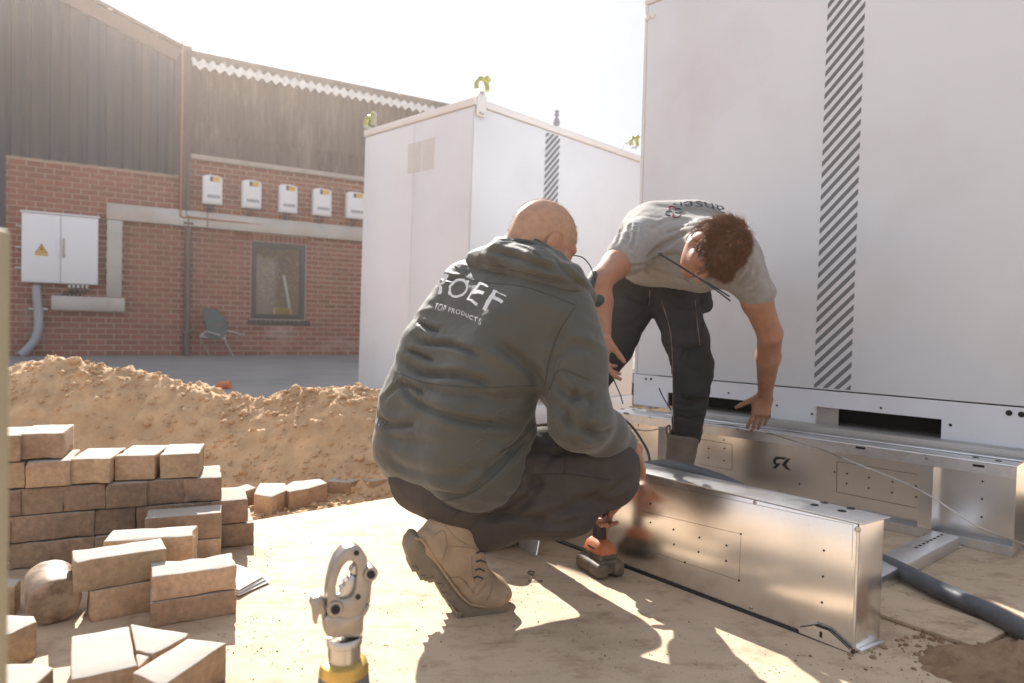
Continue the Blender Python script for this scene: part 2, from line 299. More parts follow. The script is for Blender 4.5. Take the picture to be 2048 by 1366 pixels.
class SDF:
    def __init__(s, lo, hi, h):
        s.lo = np.asarray(lo, float); s.h = h; s.n = np.ceil((np.asarray(hi) - s.lo) / h).astype(int) + 1
        s.D = np.full(s.n, 0.2, np.float32); s.ax = [s.lo[i] + h * np.arange(s.n[i]) for i in range(3)]
    def _sl(s, lo, hi):
        a = np.clip(np.floor((lo - s.lo) / s.h).astype(int), 0, s.n - 1); b = np.clip(np.ceil((hi - s.lo) / s.h).astype(int) + 1, 1, s.n)
        return tuple(slice(int(a[i]), int(b[i])) for i in range(3))
    def _op(s, sl, d, k, mode):
        o = s.D[sl]
        if mode == 'u':
            hh = np.clip(0.5 + 0.5 * (o - d) / k, 0, 1); s.D[sl] = o * (1 - hh) + d * hh - k * hh * (1 - hh)
        else:
            hh = np.clip(0.5 - 0.5 * (o + d) / k, 0, 1); s.D[sl] = o * (1 - hh) - d * hh + k * hh * (1 - hh)
    def cap(s, a, b, ra, rb=None, k=0.02, mode='u', flat=None):
        """tapered capsule; flat=(axis vector, factor) squashes it along an axis"""
        rb = ra if rb is None else rb; a = np.asarray(a, float); b = np.asarray(b, float); m = max(ra, rb) + k + 2 * s.h
        sl = s._sl(np.minimum(a, b) - m, np.maximum(a, b) + m)
        X = s.ax[0][sl[0]][:, None, None] - a[0]; Y = s.ax[1][sl[1]][None, :, None] - a[1]; Z = s.ax[2][sl[2]][None, None, :] - a[2]
        ab = b - a; L2 = max(ab.dot(ab), 1e-12); t = np.clip((X * ab[0] + Y * ab[1] + Z * ab[2]) / L2, 0, 1)
        dx = X - t * ab[0]; dy = Y - t * ab[1]; dz = Z - t * ab[2]; q = dx * dx + dy * dy + dz * dz
        if flat is not None:
            n = nrm(flat[0]); w = dx * n[0] + dy * n[1] + dz * n[2]; q = q + w * w * (flat[1] ** 2 - 1)
        d = np.sqrt(q) - (ra + (rb - ra) * t)
        s._op(sl, d, k, mode); return s
    def chain(s, pts, rs, k=0.02, flat=None):
        for i in range(len(pts) - 1): s.cap(pts[i], pts[i + 1], rs[i], rs[i + 1], k, flat=flat)
        return s
    def ell(s, c, r, ax=None, k=0.02, mode='u'):
        c = np.asarray(c, float); r = np.asarray(r, float); ax = np.eye(3) if ax is None else np.asarray(ax); m = max(r) + k + 2 * s.h
        sl = s._sl(c - m, c + m)
        X = s.ax[0][sl[0]][:, None, None] - c[0]; Y = s.ax[1][sl[1]][None, :, None] - c[1]; Z = s.ax[2][sl[2]][None, None, :] - c[2]
        q = [(X * ax[i][0] + Y * ax[i][1] + Z * ax[i][2]) for i in range(3)]
        k0 = np.sqrt(sum((q[i] / r[i]) ** 2 for i in range(3))); k1 = np.sqrt(sum((q[i] / r[i] ** 2) ** 2 for i in range(3)))
        d = k0 * (k0 - 1) / np.maximum(k1, 1e-6); s._op(sl, d, k, mode); return s
    def rbox(s, c, hf, ax=None, r=0.01, k=0.01, mode='u'):
        c = np.asarray(c, float); hf = np.asarray(hf, float); ax = np.eye(3) if ax is None else np.asarray(ax); m = np.linalg.norm(hf) + k + 2 * s.h
        sl = s._sl(c - m, c + m)
        X = s.ax[0][sl[0]][:, None, None] - c[0]; Y = s.ax[1][sl[1]][None, :, None] - c[1]; Z = s.ax[2][sl[2]][None, None, :] - c[2]
        q = [np.abs(X * ax[i][0] + Y * ax[i][1] + Z * ax[i][2]) - hf[i] + r for i in range(3)]
        d = np.sqrt(sum(np.maximum(qq, 0) ** 2 for qq in q)) + np.minimum(np.maximum(np.maximum(q[0], q[1]), q[2]), 0) - r
        s._op(sl, d, k, mode); return s
    def cut(s, p, n):
        """remove everything on the side n points to"""
        p = np.asarray(p, float); n = nrm(n)
        d = (s.ax[0][:, None, None] - p[0]) * n[0] + (s.ax[1][None, :, None] - p[1]) * n[1] + (s.ax[2][None, None, :] - p[2]) * n[2]
        s.D = np.maximum(s.D, d.astype(np.float32)); return s
    def mesh(s):
        D = s.D; h = s.h
        D[0] = D[-1] = 0.1; D[:, 0] = D[:, -1] = 0.1; D[:, :, 0] = D[:, :, -1] = 0.1
        sg = D < 0; c = np.zeros(tuple(n - 1 for n in D.shape), np.int8)
        for i in (0, 1):
            for j in (0, 1):
                for k in (0, 1): c += sg[i:i + c.shape[0], j:j + c.shape[1], k:k + c.shape[2]]
        I, J, K = np.nonzero((c > 0) & (c < 8)); idx = np.full(c.shape, -1, np.int32); idx[I, J, K] = np.arange(len(I))
        P = np.zeros((len(I), 3)); cnt = np.zeros(len(I))
        co = [(i, j, k) for i in (0, 1) for j in (0, 1) for k in (0, 1)]
        for a in co:
            for ax in range(3):
                if a[ax] == 1: continue
                b = list(a); b[ax] = 1
                da = D[I + a[0], J + a[1], K + a[2]]; db = D[I + b[0], J + b[1], K + b[2]]; m = (da < 0) != (db < 0)
                t = np.where(m, da / np.where(m, da - db, 1), 0)
                for q in range(3): P[:, q] += np.where(m, a[q] + (t if q == ax else 0), 0)
                cnt += m
        P = P / cnt[:, None]; V = s.lo + (np.stack([I, J, K], 1) + P) * h
        Fs = []
        for ax in range(3):
            s0 = [slice(1, -1)] * 3; s0[ax] = slice(0, -1); s1 = list(s0); s1[ax] = slice(1, None)
            A = sg[tuple(s0)]; B = sg[tuple(s1)]; e = np.nonzero(A != B); pos = [e[0].copy(), e[1].copy(), e[2].copy()]
            for q in range(3):
                if q != ax: pos[q] = pos[q] + 1
            u, v = [(1, 2), (2, 0), (0, 1)][ax]; q = []
            for (du, dv) in ((0, 0), (-1, 0), (-1, -1), (0, -1)):
                pp = [pos[0].copy(), pos[1].copy(), pos[2].copy()]; pp[u] = pp[u] + du; pp[v] = pp[v] + dv; q.append(idx[pp[0], pp[1], pp[2]])
            q = np.stack(q, 1); fl = ~A[e]; q[fl] = q[fl][:, ::-1]; Fs.append(q)
        Fa = np.concatenate(Fs); Fa = Fa[(Fa >= 0).all(1)]
        return V, Fa

def smooth_v(V, Fa, it=2, lam=0.5):
    E = np.concatenate([Fa[:, [0, 1]], Fa[:, [1, 2]], Fa[:, [2, 3]], Fa[:, [3, 0]]]); n = len(V)
    deg = np.bincount(E.ravel(), minlength=n).astype(float)
    for _ in range(it):
        A = np.zeros_like(V)
        for q in range(3): A[:, q] = np.bincount(E[:, 0], V[E[:, 1], q], n) + np.bincount(E[:, 1], V[E[:, 0], q], n)
        V = V + lam * (A / np.maximum(deg, 1)[:, None] - V)
    return V
def normals_v(V, Fa):
    fn = np.cross(V[Fa[:, 2]] - V[Fa[:, 0]], V[Fa[:, 3]] - V[Fa[:, 1]]); N = np.zeros_like(V)
    for c in range(4):
        for q in range(3): N[:, q] += np.bincount(Fa[:, c], fn[:, q], len(V))
    return N / np.maximum(np.linalg.norm(N, axis=1), 1e-12)[:, None]
def np_obj(name, V, Fa, material, parent, label=None):
    me = bpy.data.meshes.new('m'); me.vertices.add(len(V)); me.vertices.foreach_set('co', V.astype(np.float32).ravel())
    me.loops.add(Fa.size); me.loops.foreach_set('vertex_index', Fa.ravel().astype(np.int32))
    me.polygons.add(len(Fa)); me.polygons.foreach_set('loop_start', np.arange(0, Fa.size, 4, dtype=np.int32)); me.polygons.foreach_set('loop_total', np.full(len(Fa), 4, np.int32))
    me.polygons.foreach_set('use_smooth', np.ones(len(Fa), bool)); me.update(calc_edges=True); me.validate()
    o = link(name, me, material, parent)
    if label: o['label'] = label
    return o
def bvh_of(V, Fa): return BVHTree.FromPolygons([tuple(v) for v in V.tolist()], Fa.tolist())
def cast(b, px, py, off=0.0):
    d = Vector(ray(px, py).tolist()).normalized(); hit = b.ray_cast(Vector(CAM.tolist()), d)
    if hit[0] is None: return None
    return np.array(hit[0]) + np.array(hit[1]) * off
def resample(pts, step):
    pts = np.asarray(pts, float); out = [pts[0]]
    for i in range(len(pts) - 1):
        n = max(1, int(np.linalg.norm(pts[i + 1] - pts[i]) / step))
        for j in range(1, n + 1): out.append(pts[i] + (pts[i + 1] - pts[i]) * j / n)
    return np.array(out)
def smooth_path(pts, n=8):
    pts = [np.asarray(p, float) for p in pts]; P = [2 * pts[0] - pts[1]] + pts + [2 * pts[-1] - pts[-2]]; out = []
    for i in range(1, len(P) - 2):
        for j in range(n):
            t = j / n; a, b, c, d = P[i - 1], P[i], P[i + 1], P[i + 2]
            out.append(0.5 * ((2 * b) + (-a + c) * t + (2 * a - 5 * b + 4 * c - d) * t * t + (-a + 3 * b - 3 * c + d) * t ** 3))
    out.append(P[-2]); return out
def creases(V, Fa, lines):
    """lines: (pixel polyline, depth in m (+ = groove), width in m). Folds of the cloth."""
    N = normals_v(V, Fa); b = bvh_of(V, Fa); V = V.copy(); disp = np.zeros(len(V))
    for pts, dep, wid in lines:
        q = []
        for p in resample(smooth_path(pts, 6), 3.0):
            c = cast(b, p[0], p[1])
            if c is not None: q.append(c)
        if len(q) < 2: continue
        q = np.array(q); lo = q.min(0) - wid * 3; hi = q.max(0) + wid * 3; m = np.nonzero(((V > lo) & (V < hi)).all(1))[0]
        if len(m) == 0: continue
        dm = np.full(len(m), 9.0); tm = np.zeros(len(m))
        for i, c in enumerate(q):
            d = np.linalg.norm(V[m] - c, axis=1); w = d < dm; dm[w] = d[w]; tm[w] = i / max(1, len(q) - 1)
        fade = np.clip(np.minimum(tm, 1 - tm) * 5 + 0.15, 0, 1)
        disp[m] -= 1.35 * dep * fade * (np.exp(-(dm / wid) ** 2) - 0.35 * np.exp(-((dm - 2.0 * wid) / wid) ** 2))
    return V + N * disp[:, None]
def seam(b, pts, r, name, material, parent, off=0.0):
    q = [cast(b, p[0], p[1], off) for p in resample(smooth_path(pts, 6), 4.0)]; q = [c for c in q if c is not None]
    if len(q) > 1: return MB().tube(q, r, 6).build(name, material, parent, smooth=True)
# ================================================================== GROUND
me = mesh([(-150, -60, -0.10), (150, -60, -0.10), (150, 250, -0.10), (-150, 250, -0.10)], [(0, 1, 2, 3)])
tag(link('ground', me, M['soil']), kind='structure')
# concrete slab; its far edge runs from behind the paver stack to behind the squatting man
e0 = Gp(470, 1046); e1 = Gp(800, 992); ed = nrm(e1 - e0); eL = e0 - ed * 6; eR = e1 + ed * 0.35
slab_poly = [eL, eR, eR + np.array([0.55, 1.5, 0]), np.array([7.0, 6.2, 0]), np.array([7.0, -6, 0]), np.array([-8, -6, 0])]
mb = MB(); mb.prism([p - np.array([0, 0, 0.12]) for p in slab_poly], (0, 0, 0.12))
tag(mb.build('concrete_slab', M['slab'], bevel=0.006), kind='structure')
# asphalt yard in front of the warehouse
WZ = 0.155
tag(link('asphalt_yard', mesh([(-40, 4.1, WZ), (-0.55, 4.1, WZ), (0.6, 7.5, WZ), (40, 7.5, WZ), (40, 60, WZ + .02), (-40, 60, WZ + .02)], [(0, 1, 2, 3, 4, 5)]), M['asphalt']), kind='structure')
# sunken rough ground and the long soil heap
def ridge(x):
    xs = [-6, -3.9, -3.45, -3.0, -2.72, -2.45, -2.2, -2.0, -1.86, -1.72, -1.60, -1.45, -1.25, -1.1, -0.95, -0.8, -0.6, -0.35, 0.0, 0.6]
    zs = [.05, .10, .22, .38, .445, .450, .415, .375, .345, .335, .285, .265, .305, .325, .355, .335, .28, .20, .12, .05]
    z = np.interp(x, xs, zs); return np.where(z > .06, 0.77 - (0.77 - z) * 0.905, z)
step = 0.0125
gx = np.arange(-5.0, 0.75, step); gy = np.arange(2.55, 5.1, step); GX, GY = np.meshgrid(gx, gy, indexing='ij')
edge_y = e0[1] + (GX - e0[0]) * ed[1] / ed[0]
def soil_h(GX, GY):
    P = np.stack([GX, GY, np.zeros_like(GX)], -1)
    cy = 3.80 + 0.05 * np.sin(GX * 2.1) + 0.15 * fbm(P * 1.5, 2, 5)
    front = 3.27 + 0.05 * np.sin(GX * 3.3 + 1) + 0.16 * fbm(P * 2.0, 3, 9)
    t = np.clip((GY - front) / (cy - front), 0, 1); prof = t ** 0.9; prof = prof * prof * (3 - 2 * prof) * 0.45 + prof * 0.55
    tb = np.clip(1 - (GY - cy) / 0.75, 0, 1); prof = np.where(GY > cy, tb * tb * (3 - 2 * tb), prof)
    rz = ridge(GX) + 0.07; z = -0.07 + rz * prof
    amt = 0.25 + 0.75 * np.clip(prof * 1.6, 0, 1)
    z = z + amt * (0.06 * fbm(P * 3.1, 3, 21) + 0.042 * fbm(P * 9, 3, 31) + 0.030 * fbm(P * 26, 3, 33))
    r = 1 - np.abs(fbm(P * np.array([7.5, 5.0, 1]), 3, 41)) * 5; z = z + amt * 0.005 * r
    bl = np.clip(vnoise(P * 15, 61) - 0.55, 0, 1) + 0.6 * np.clip(vnoise(P * 31, 62) - 0.55, 0, 1); z = z + bl * 0.085 * amt
    z = z + 0.016 * fbm(P * 48, 2, 71) * np.clip(prof * 3, .4, 1)
    tr = np.clip((GY - edge_y) / 0.10, 0, 1); z = np.where(GY < edge_y + 0.004, -0.105, -0.03 * (1 - tr) + z * np.clip(tr + .3, 0, 1) + 0.0)
    far = np.clip((GY - 4.75) / 0.3, 0, 1); z = z * (1 - far) + (-0.11) * far
    return z
GZ = soil_h(GX, GY)
nx, ny = GX.shape; V = np.stack([GX, GY, GZ], -1).reshape(-1, 3); ii = np.arange(nx * ny).reshape(nx, ny)
Fa = np.stack([ii[:-1, :-1], ii[1:, :-1], ii[1:, 1:], ii[:-1, 1:]], -1).reshape(-1, 4)
tag(np_obj('soil_heap', V, Fa, M['soil'], None), 'long heap of dug out sandy soil lying in front of the brick warehouse', None, kind='structure')

def rocks(name, n, pos, size, material, seed=1, group=None, parent=None):
    rg = np.random.default_rng(seed); mb = MB()
    phi = (1 + 5 ** .5) / 2
    ico = [nrm(v) for v in ((-1, phi, 0), (1, phi, 0), (-1, -phi, 0), (1, -phi, 0), (0, -1, phi), (0, 1, phi), (0, -1, -phi), (0, 1, -phi), (phi, 0, -1), (phi, 0, 1), (-phi, 0, -1), (-phi, 0, 1))]
    fc = [(0, 11, 5), (0, 5, 1), (0, 1, 7), (0, 7, 10), (0, 10, 11), (1, 5, 9), (5, 11, 4), (11, 10, 2), (10, 7, 6), (7, 1, 8), (3, 9, 4), (3, 4, 2), (3, 2, 6), (3, 6, 8), (3, 8, 9), (4, 9, 5), (2, 4, 11), (6, 2, 10), (8, 6, 7), (9, 8, 1)]
    for i in range(n):
        p = pos(rg);
        if p is None: continue
        r = size(rg); sc = r * np.array([1, rg.uniform(.6, 1), rg.uniform(.5, .85)]); a = rg.uniform(0, 6.28); ca, sa = math.cos(a), math.sin(a)
        vs = []
        for v in ico:
            q = v * sc * rg.uniform(.75, 1.15); vs.append(np.array([q[0] * ca - q[1] * sa, q[0] * sa + q[1] * ca, q[2]]) + p)
        mb.add(vs, fc)
    return mb.build(name, material, parent)
Zlook = GZ
def zat(x, y):
    i = int(round((x - gx[0]) / step)); j = int(round((y - gy[0]) / step))
    if 0 <= i < nx and 0 <= j < ny: return float(GZ[i, j])
    return 0.0
def p_heap(rg):
    x = rg.uniform(-4.2, 0.1); y = rg.uniform(2.75, 3.85)
    if y < e0[1] + (x - e0[0]) * ed[1] / ed[0] + 0.03: return None
    if x < -1.6 and rg.random() < 0.45: return None
    return np.array([x, y, zat(x, y) + 0.003])
tag(rocks('soil_clod', 6500, p_heap, lambda r: 0.0025 + 0.014 * r.random() ** 5.0, M['soil'], 3), 'loose clods and pebbles scattered over the soil heap', kind='stuff')
def p_lump(rg):
    p = p_heap(rg)
    return None if p is None else p - np.array([0, 0, .006])
tag(rocks('soil_lump', 520, p_lump, lambda r: 0.012 + 0.026 * r.random() ** 2.5, M['soil'], 33), 'fist sized lumps half buried in the face of the soil heap', kind='stuff')
def p_crest(rg):
    x = rg.uniform(-4.0, -0.3); y = rg.uniform(3.62, 3.95); return np.array([x, y, zat(x, y) + 0.002])
tag(rocks('crest_crumbs', 1100, p_crest, lambda r: 0.005 + 0.018 * r.random() ** 2.5, M['soil'], 4), 'crumbs of dry soil along the crest of the heap', kind='stuff')
def p_slab(rg):
    k = rg.random()
    if k < 0.45:
        c = [Gp(930, 1190), Gp(1250, 1300), Gp(560, 1100), Gp(650, 1200), Gp(540, 1280), Gp(1160, 1270), Gp(330, 1290)][rg.integers(7)]; p = c + rg.normal(0, 0.10, 3)
    elif k < 0.72:
        p = Gp(1880, 1270) + rg.normal(0, 0.16, 3)
    else: p = np.array([rg.uniform(-1.6, 1.9), rg.uniform(1.1, 2.9), 0])
    p[2] = 0.001
    if p[1] > e0[1] + (p[0] - e0[0]) * ed[1] / ed[0] - .01: return None
    return p
tag(rocks('slab_debris', 900, p_slab, lambda r: 0.0006 + 0.0024 * r.random() ** 4, M['soil_dark'], 5), 'small crumbs of soil scattered over the concrete slab', kind='stuff')
def p_grit(rg):
    c = [Gp(930, 1200), Gp(1250, 1310), Gp(560, 1110), Gp(650, 1210), Gp(540, 1290), Gp(1160, 1290), Gp(330, 1290), Gp(1850, 1210), Gp(1980, 1150), Gp(1100, 1180), Gp(760, 1330), Gp(1500, 1345)][rg.integers(12)]; p = c + rg.normal(0, [0.16, 0.05, 0]); p[2] = 0.0008
    return None if p[1] > e0[1] + (p[0] - e0[0]) * ed[1] / ed[0] - .01 else p
tag(rocks('sand_grit', 1800, p_grit, lambda r: 0.0006 + 0.0017 * r.random() ** 3, M['soil'], 15), 'sandy grit lying in patches on the slab', kind='stuff')
# dark damp soil piled at the lower right corner of the slab
c0 = Gp(2090, 1330); hx = np.arange(c0[0] - .36, c0[0] + .5, .008); hy = np.arange(c0[1] - .42, c0[1] + .30, .008); HX, HY = np.meshgrid(hx, hy, indexing='ij')
P = np.stack([HX, HY, HX * 0], -1); rr = np.sqrt(((HX - c0[0]) / .27) ** 2 + ((HY - c0[1] + .04) / .19) ** 2) + 0.9 * fbm(P * 7, 3, 3)
HZ = 0.075 * np.clip(1 - rr, -0.2, 1) + (0.085 * fbm(P * 20, 3, 8) + 0.03 * fbm(P * 70, 2, 9)) * np.clip(1.3 - rr, 0, 1)
a, b = HX.shape; ii = np.arange(a * b).reshape(a, b); Fa = np.stack([ii[:-1, :-1], ii[1:, :-1], ii[1:, 1:], ii[:-1, 1:]], -1).reshape(-1, 4)
tag(np_obj('damp_soil_patch', np.stack([HX, HY, HZ], -1).reshape(-1, 3), Fa, M['soil_dark'], None), 'patch of dark damp soil at the right corner of the slab', kind='stuff')
def p_dk(rg):
    p = c0 + np.array([rg.normal(-.05, .20), rg.normal(0, .13), 0]); p[2] = .001; return p
tag(rocks('damp_soil_crumbs', 1300, p_dk, lambda r: 0.001 + 0.009 * r.random() ** 3.5, M['soil_dark'], 25), 'crumbs of damp soil scattered round the dark patch', kind='stuff')
# thin concrete board lying on the slab behind the metal section
bp = [Gp(1600, 1173, .012), Gp(1955, 1293, .012), Gp(2020, 1258, .012), Gp(1700, 1150, .012)]
tag(MB().prism([p - np.array([0, 0, .011]) for p in bp], (0, 0, .011)).build('concrete_board', M['slab'], bevel=.002), 'thin pale concrete board lying flat behind the front metal section', 'board')

# ================================================================== WAREHOUSE
wa = R(59); wd = np.array([math.sin(wa), math.cos(wa), 0.0]); wnv = np.array([math.cos(wa), -math.sin(wa), 0.0]); zv = np.array([0, 0, 1.0])
W0 = U(372, 712, 10.5); W0[2] = WZ
def wall_sh(px, py, off=0.0):
    p = Pl(px, py, W0 + wnv * off, wnv) - W0; return p.dot(wd), p[2]
def Wp(s, h, off=0.0): return W0 + wd * s + zv * h + wnv * off
ws = lambda px: wall_sh(px, 640)[0]
house = empty('warehouse', W0, 'brick warehouse with dark corrugated cladding and a corrugated fibre cement roof', 'warehouse')
s_l = ws(-140); s_r = ws(980); s_m = ws(362)
h_lb = wall_sh(200, 333)[1]; h_rb = wall_sh(540, 340)[1]
win = [wall_sh(503, 482), wall_sh(609, 640)]; wl_, wr_ = win[0][0], win[1][0]; wt_, wb_ = win[0][1], win[1][1]
hb = max(h_lb, h_rb) + .05
mb = MB(); T = 0.10
for (a, b, z0, z1) in ((s_l, wl_, -.2, hb), (wr_, s_r, -.2, hb), (wl_, wr_, -.2, wb_), (wl_, wr_, wt_, hb)):
    mb.box(Wp(a, z0, -T), wd * (b - a), wnv * (T), zv * (z1 - z0))
wall_o = mb.build('wall', M['mortar'], house)
# bricks
ch, bl = 0.0795, 0.212; jt = 0.015
bricks = []
rows = int(max(h_lb, h_rb) / ch) + 1
for r in range(rows):
    off = (r % 2) * bl / 2
    z0 = r * ch + 0.01
    for i in range(int((s_l - 1) / bl), int((s_r + 1) / bl)):
        a = i * bl + off; b = a + bl - jt
        top = h_lb if (a + b) / 2 < s_m else h_rb
        if z0 + ch > top + .03: continue
        if wl_ - bl < a and b < wr_ + bl and wb_ - .04 < z0 + ch / 2 < wt_ + .15:
            a = a if a < wl_ else max(a, wr_ + .01); b = b if b > wr_ else min(b, wl_ - .01)
            if b - a < .03: continue
        bricks.append((a, b, z0))
pxs = {}
def proj(p):
    d = np.asarray(p) - CAM; return 1024 + F * d.dot(rt) / d.dot(fwd), 683 - F * d.dot(up) / d.dot(fwd)
vis = []; hid = []
for (a, b, z0) in bricks:
    x, y = proj(Wp((a + b) / 2, z0 + ch / 2)); c = False
    if not (8 < x < 722): c = True
    if 44 < x < 192 and 440 < y < 562: c = True
    if y > 770: c = True
    (hid if c else vis).append((a, b, z0, x, y))
vis.sort(key=lambda t: t[3])
wobble = random.Random(3)
bm_ = MB().box((0, 0, 0), (bl - jt, 0, 0), (0, -0.02, 0), (0, 0, ch - jt)); brick_me = mesh(bm_.v, bm_.f); brick_me.materials.append(M['brick'])
rotw = Matrix.Rotation(math.atan2(wd[1], wd[0]), 4, 'Z')
stuff = MB()
for n, (a, b, z0, x, y) in enumerate(vis):
    pr = wobble.uniform(-.002, .003)
    if n < 298 and abs((b - a) - (bl - jt)) < 1e-6:
        o = bpy.data.objects.new('brick', brick_me); C.objects.link(o); o.parent = wall_o
        o.matrix_parent_inverse = Matrix.Identity(4)
        o.matrix_basis = Matrix.Translation(Vector(Wp(a, z0, -.009 + pr).tolist())) @ rotw
    else: stuff.box(Wp(a, z0, 0), wd * (b - a), wnv * (.011 + pr), zv * (ch - jt))
for (a, b, z0, x, y) in hid: stuff.box(Wp(a, z0, 0), wd * (b - a), wnv * .011, zv * (ch - jt))
# soldier course above the window
k = wl_ - .25
while k < wr_ + .02:
    stuff.box(Wp(k, wt_ + .012, 0), wd * .062, wnv * .0125, zv * .105); k += .075
tag(stuff.build('brickwork', M['brick'], wall_o), kind='stuff')
# window sill of dark bricks, frame, pane
k = wl_ - .04
while k < wr_ + .04:
    MB().box(Wp(k, wb_ - .085, 0), wd * .068, wnv * .05, zv * .075).build('sill_brick', M['glassframe'], wall_o, bevel=.004); k += .076
wf = MB(); fw = .085
for (a, b, z0, z1) in ((wl_, wr_, wt_ - fw, wt_), (wl_, wr_, wb_, wb_ + fw), (wl_, wl_ + fw, wb_ + fw, wt_ - fw), (wr_ - fw, wr_, wb_ + fw, wt_ - fw)):
    wf.box(Wp(a, z0, -.07), wd * (b - a), wnv * .065, zv * (z1 - z0))
wfo = wf.build('window', M['glassframe'], house, bevel=.004)
link('pane', mesh([Wp(wl_ + fw, wb_ + fw, -.04), Wp(wr_ - fw, wb_ + fw, -.04), Wp(wr_ - fw, wt_ - fw, -.04), Wp(wl_ + fw, wt_ - fw, -.04)], [(0, 1, 2, 3)]), M['glass'], wfo)
# dim room behind: added sun-blocking back partition, shelf things
MB().box(Wp(wl_ - .6, 0, -1.9), wd * (wr_ - wl_ + 1.6), wnv * .05, zv * 3.8).build('sun_block_partition', M['brown'], house)
plant = empty('reflection_shrub', Wp((wl_ + wr_) / 2, 0, -1.3), 'leafy shrub added behind the dark framed warehouse window in place of reflected trees', 'shrub')  # shrub added to stand in for trees reflected in the pane
rg = np.random.default_rng(11); lv = []; lf = []
for i in range(2600):
    u = rg.uniform(-1, 1); v = rg.uniform(0, 1); w = rg.uniform(-1, 1)
    if u * u + w * w > 1: continue
    c = Wp((wl_ + wr_) / 2 + .1 + u * .85, wb_ + .25 + v * (1.75) - .25 * u, -1.3 + w * .28)
    a = rg.normal(size=3); a /= np.linalg.norm(a); b = np.cross(a, rg.normal(size=3)); b /= np.linalg.norm(b); l = rg.uniform(.03, .06)
    n = len(lv); lv += [c, c + a * l * .5 + b * l * .3, c + a * l, c + a * l * .5 - b * l * .3]; lf.append((n, n + 1, n + 2, n + 3))
tag(link('foliage', mesh(lv, lf), M['leaf'], plant), kind='stuff')
MB().tube([Wp((wl_ + wr_) / 2, 0, -1.3), Wp((wl_ + wr_) / 2 + .1, wb_ + .6, -1.3)], .03).build('stem', M['brown'], plant)
tag(MB().cbox(Wp(wr_ - .32, wb_ + .13, -.22), .13, .05, .06, np.array([wd, wnv, zv])).build('yellow_box', M['yellow'], bevel=.01), 'yellow box on the inner window ledge of the warehouse', 'box')
tag(MB().tube([Wp(wr_ - .18, wb_ + .08, -.2), Wp(wr_ - .27, wb_ + .75, -.35)], .022).build('white_pole', M['white2'], smooth=True), 'white pole leaning inside the warehouse window', 'pole')
# cladding: left gable with trapezoidal ribs, right bay corrugated
def clad(name, s0, s1, zb, topf, pitch, depth, material, off0, shape='trap', per=5):
    n_sh = max(1, int(round((s1 - s0) / (pitch * per)))); w = (s1 - s0) / n_sh
    for q in range(n_sh):
        a = s0 + q * w; vs = []; xs = []
        k = 0.0
        while k < w - 1e-6:
            xs += [(k, 0), (k + pitch * .28, 0), (k + pitch * .40, 1), (k + pitch * .88, 1)] if shape == 'trap' else [(k + pitch * j / 8, .5 + .5 * math.sin(2 * math.pi * j / 8)) for j in range(8)]
            k += w / per
        xs.append((w, xs[0][1]))
        oo = off0 + (q % 2) * .004; m = len(xs)
        vs = [Wp(a + x, zb, oo + o * depth) for x, o in xs] + [Wp(a + x, topf(a + x), oo + o * depth) for x, o in xs]
        link(name, mesh(vs, [(i, i + 1, m + i + 1, m + i) for i in range(m - 1)]), material, house)
g0 = wall_sh(355, 98); g1 = wall_sh(170, 0); sl_ = (g1[1] - g0[1]) / (g1[0] - g0[0])
s_pk = ws(120)
gable = lambda s: g0[1] + ((s if s > s_pk else 2 * s_pk - s) - g0[0]) * sl_
clad('cladding_sheet', ws(8), s_m + .02, h_lb, lambda s: gable(s) - .05, .19, .035, M['clad'], .02)
clad('cladding_sheet', ws(8) - 1.4, ws(8) + .01, -.1, lambda s: gable(s) - .05, .19, .035, M['clad'], .03)
he0 = wall_sh(385, 131, .42)[1] - .02
clad('corrugated_sheet', s_m + .03, s_r, h_rb + .06, lambda s: he0 + .30, .125, .03, M['clad2'], .02, 'sin', 8)
clad('corrugated_sheet', s_m + .35, s_r, he0 - .85, lambda s: he0 + .18, .125, .035, M['clad2'], .07, 'sin', 8)
# barge board on the gable slope, corner trim, pale trim board
gd = nrm(wd + zv * sl_); gn = np.cross(wnv, gd); gn = gn if gn[2] > 0 else -gn
p = Wp(g0[0] + .05, gable(g0[0] + .05), .03)
MB().box(p - gn * .20, -gd * ((g0[0] + .05 - s_pk) / gd.dot(wd)), gn * .20, wnv * .06).build('barge_board', M['brown'], house)
MB().box(p + gn * .001, -gd * ((g0[0] + .05 - s_pk) / gd.dot(wd)), gn * .05, wnv * .12 ).build('roof_verge', M['roof_dark'], house)
MB().box(Wp(s_m - .05, wall_sh(360, 455)[1], .0), wd * .15, wnv * .10, zv * (g0[1] - wall_sh(360, 455)[1] + .05)).build('corner_trim', M['brown'], house, bevel=.006)
MB().box(Wp(s_m + .10, h_rb, .0), wd * (s_r - s_m), wnv * .09, zv * .075).build('trim_board', M['paletrim'], house, bevel=.005)
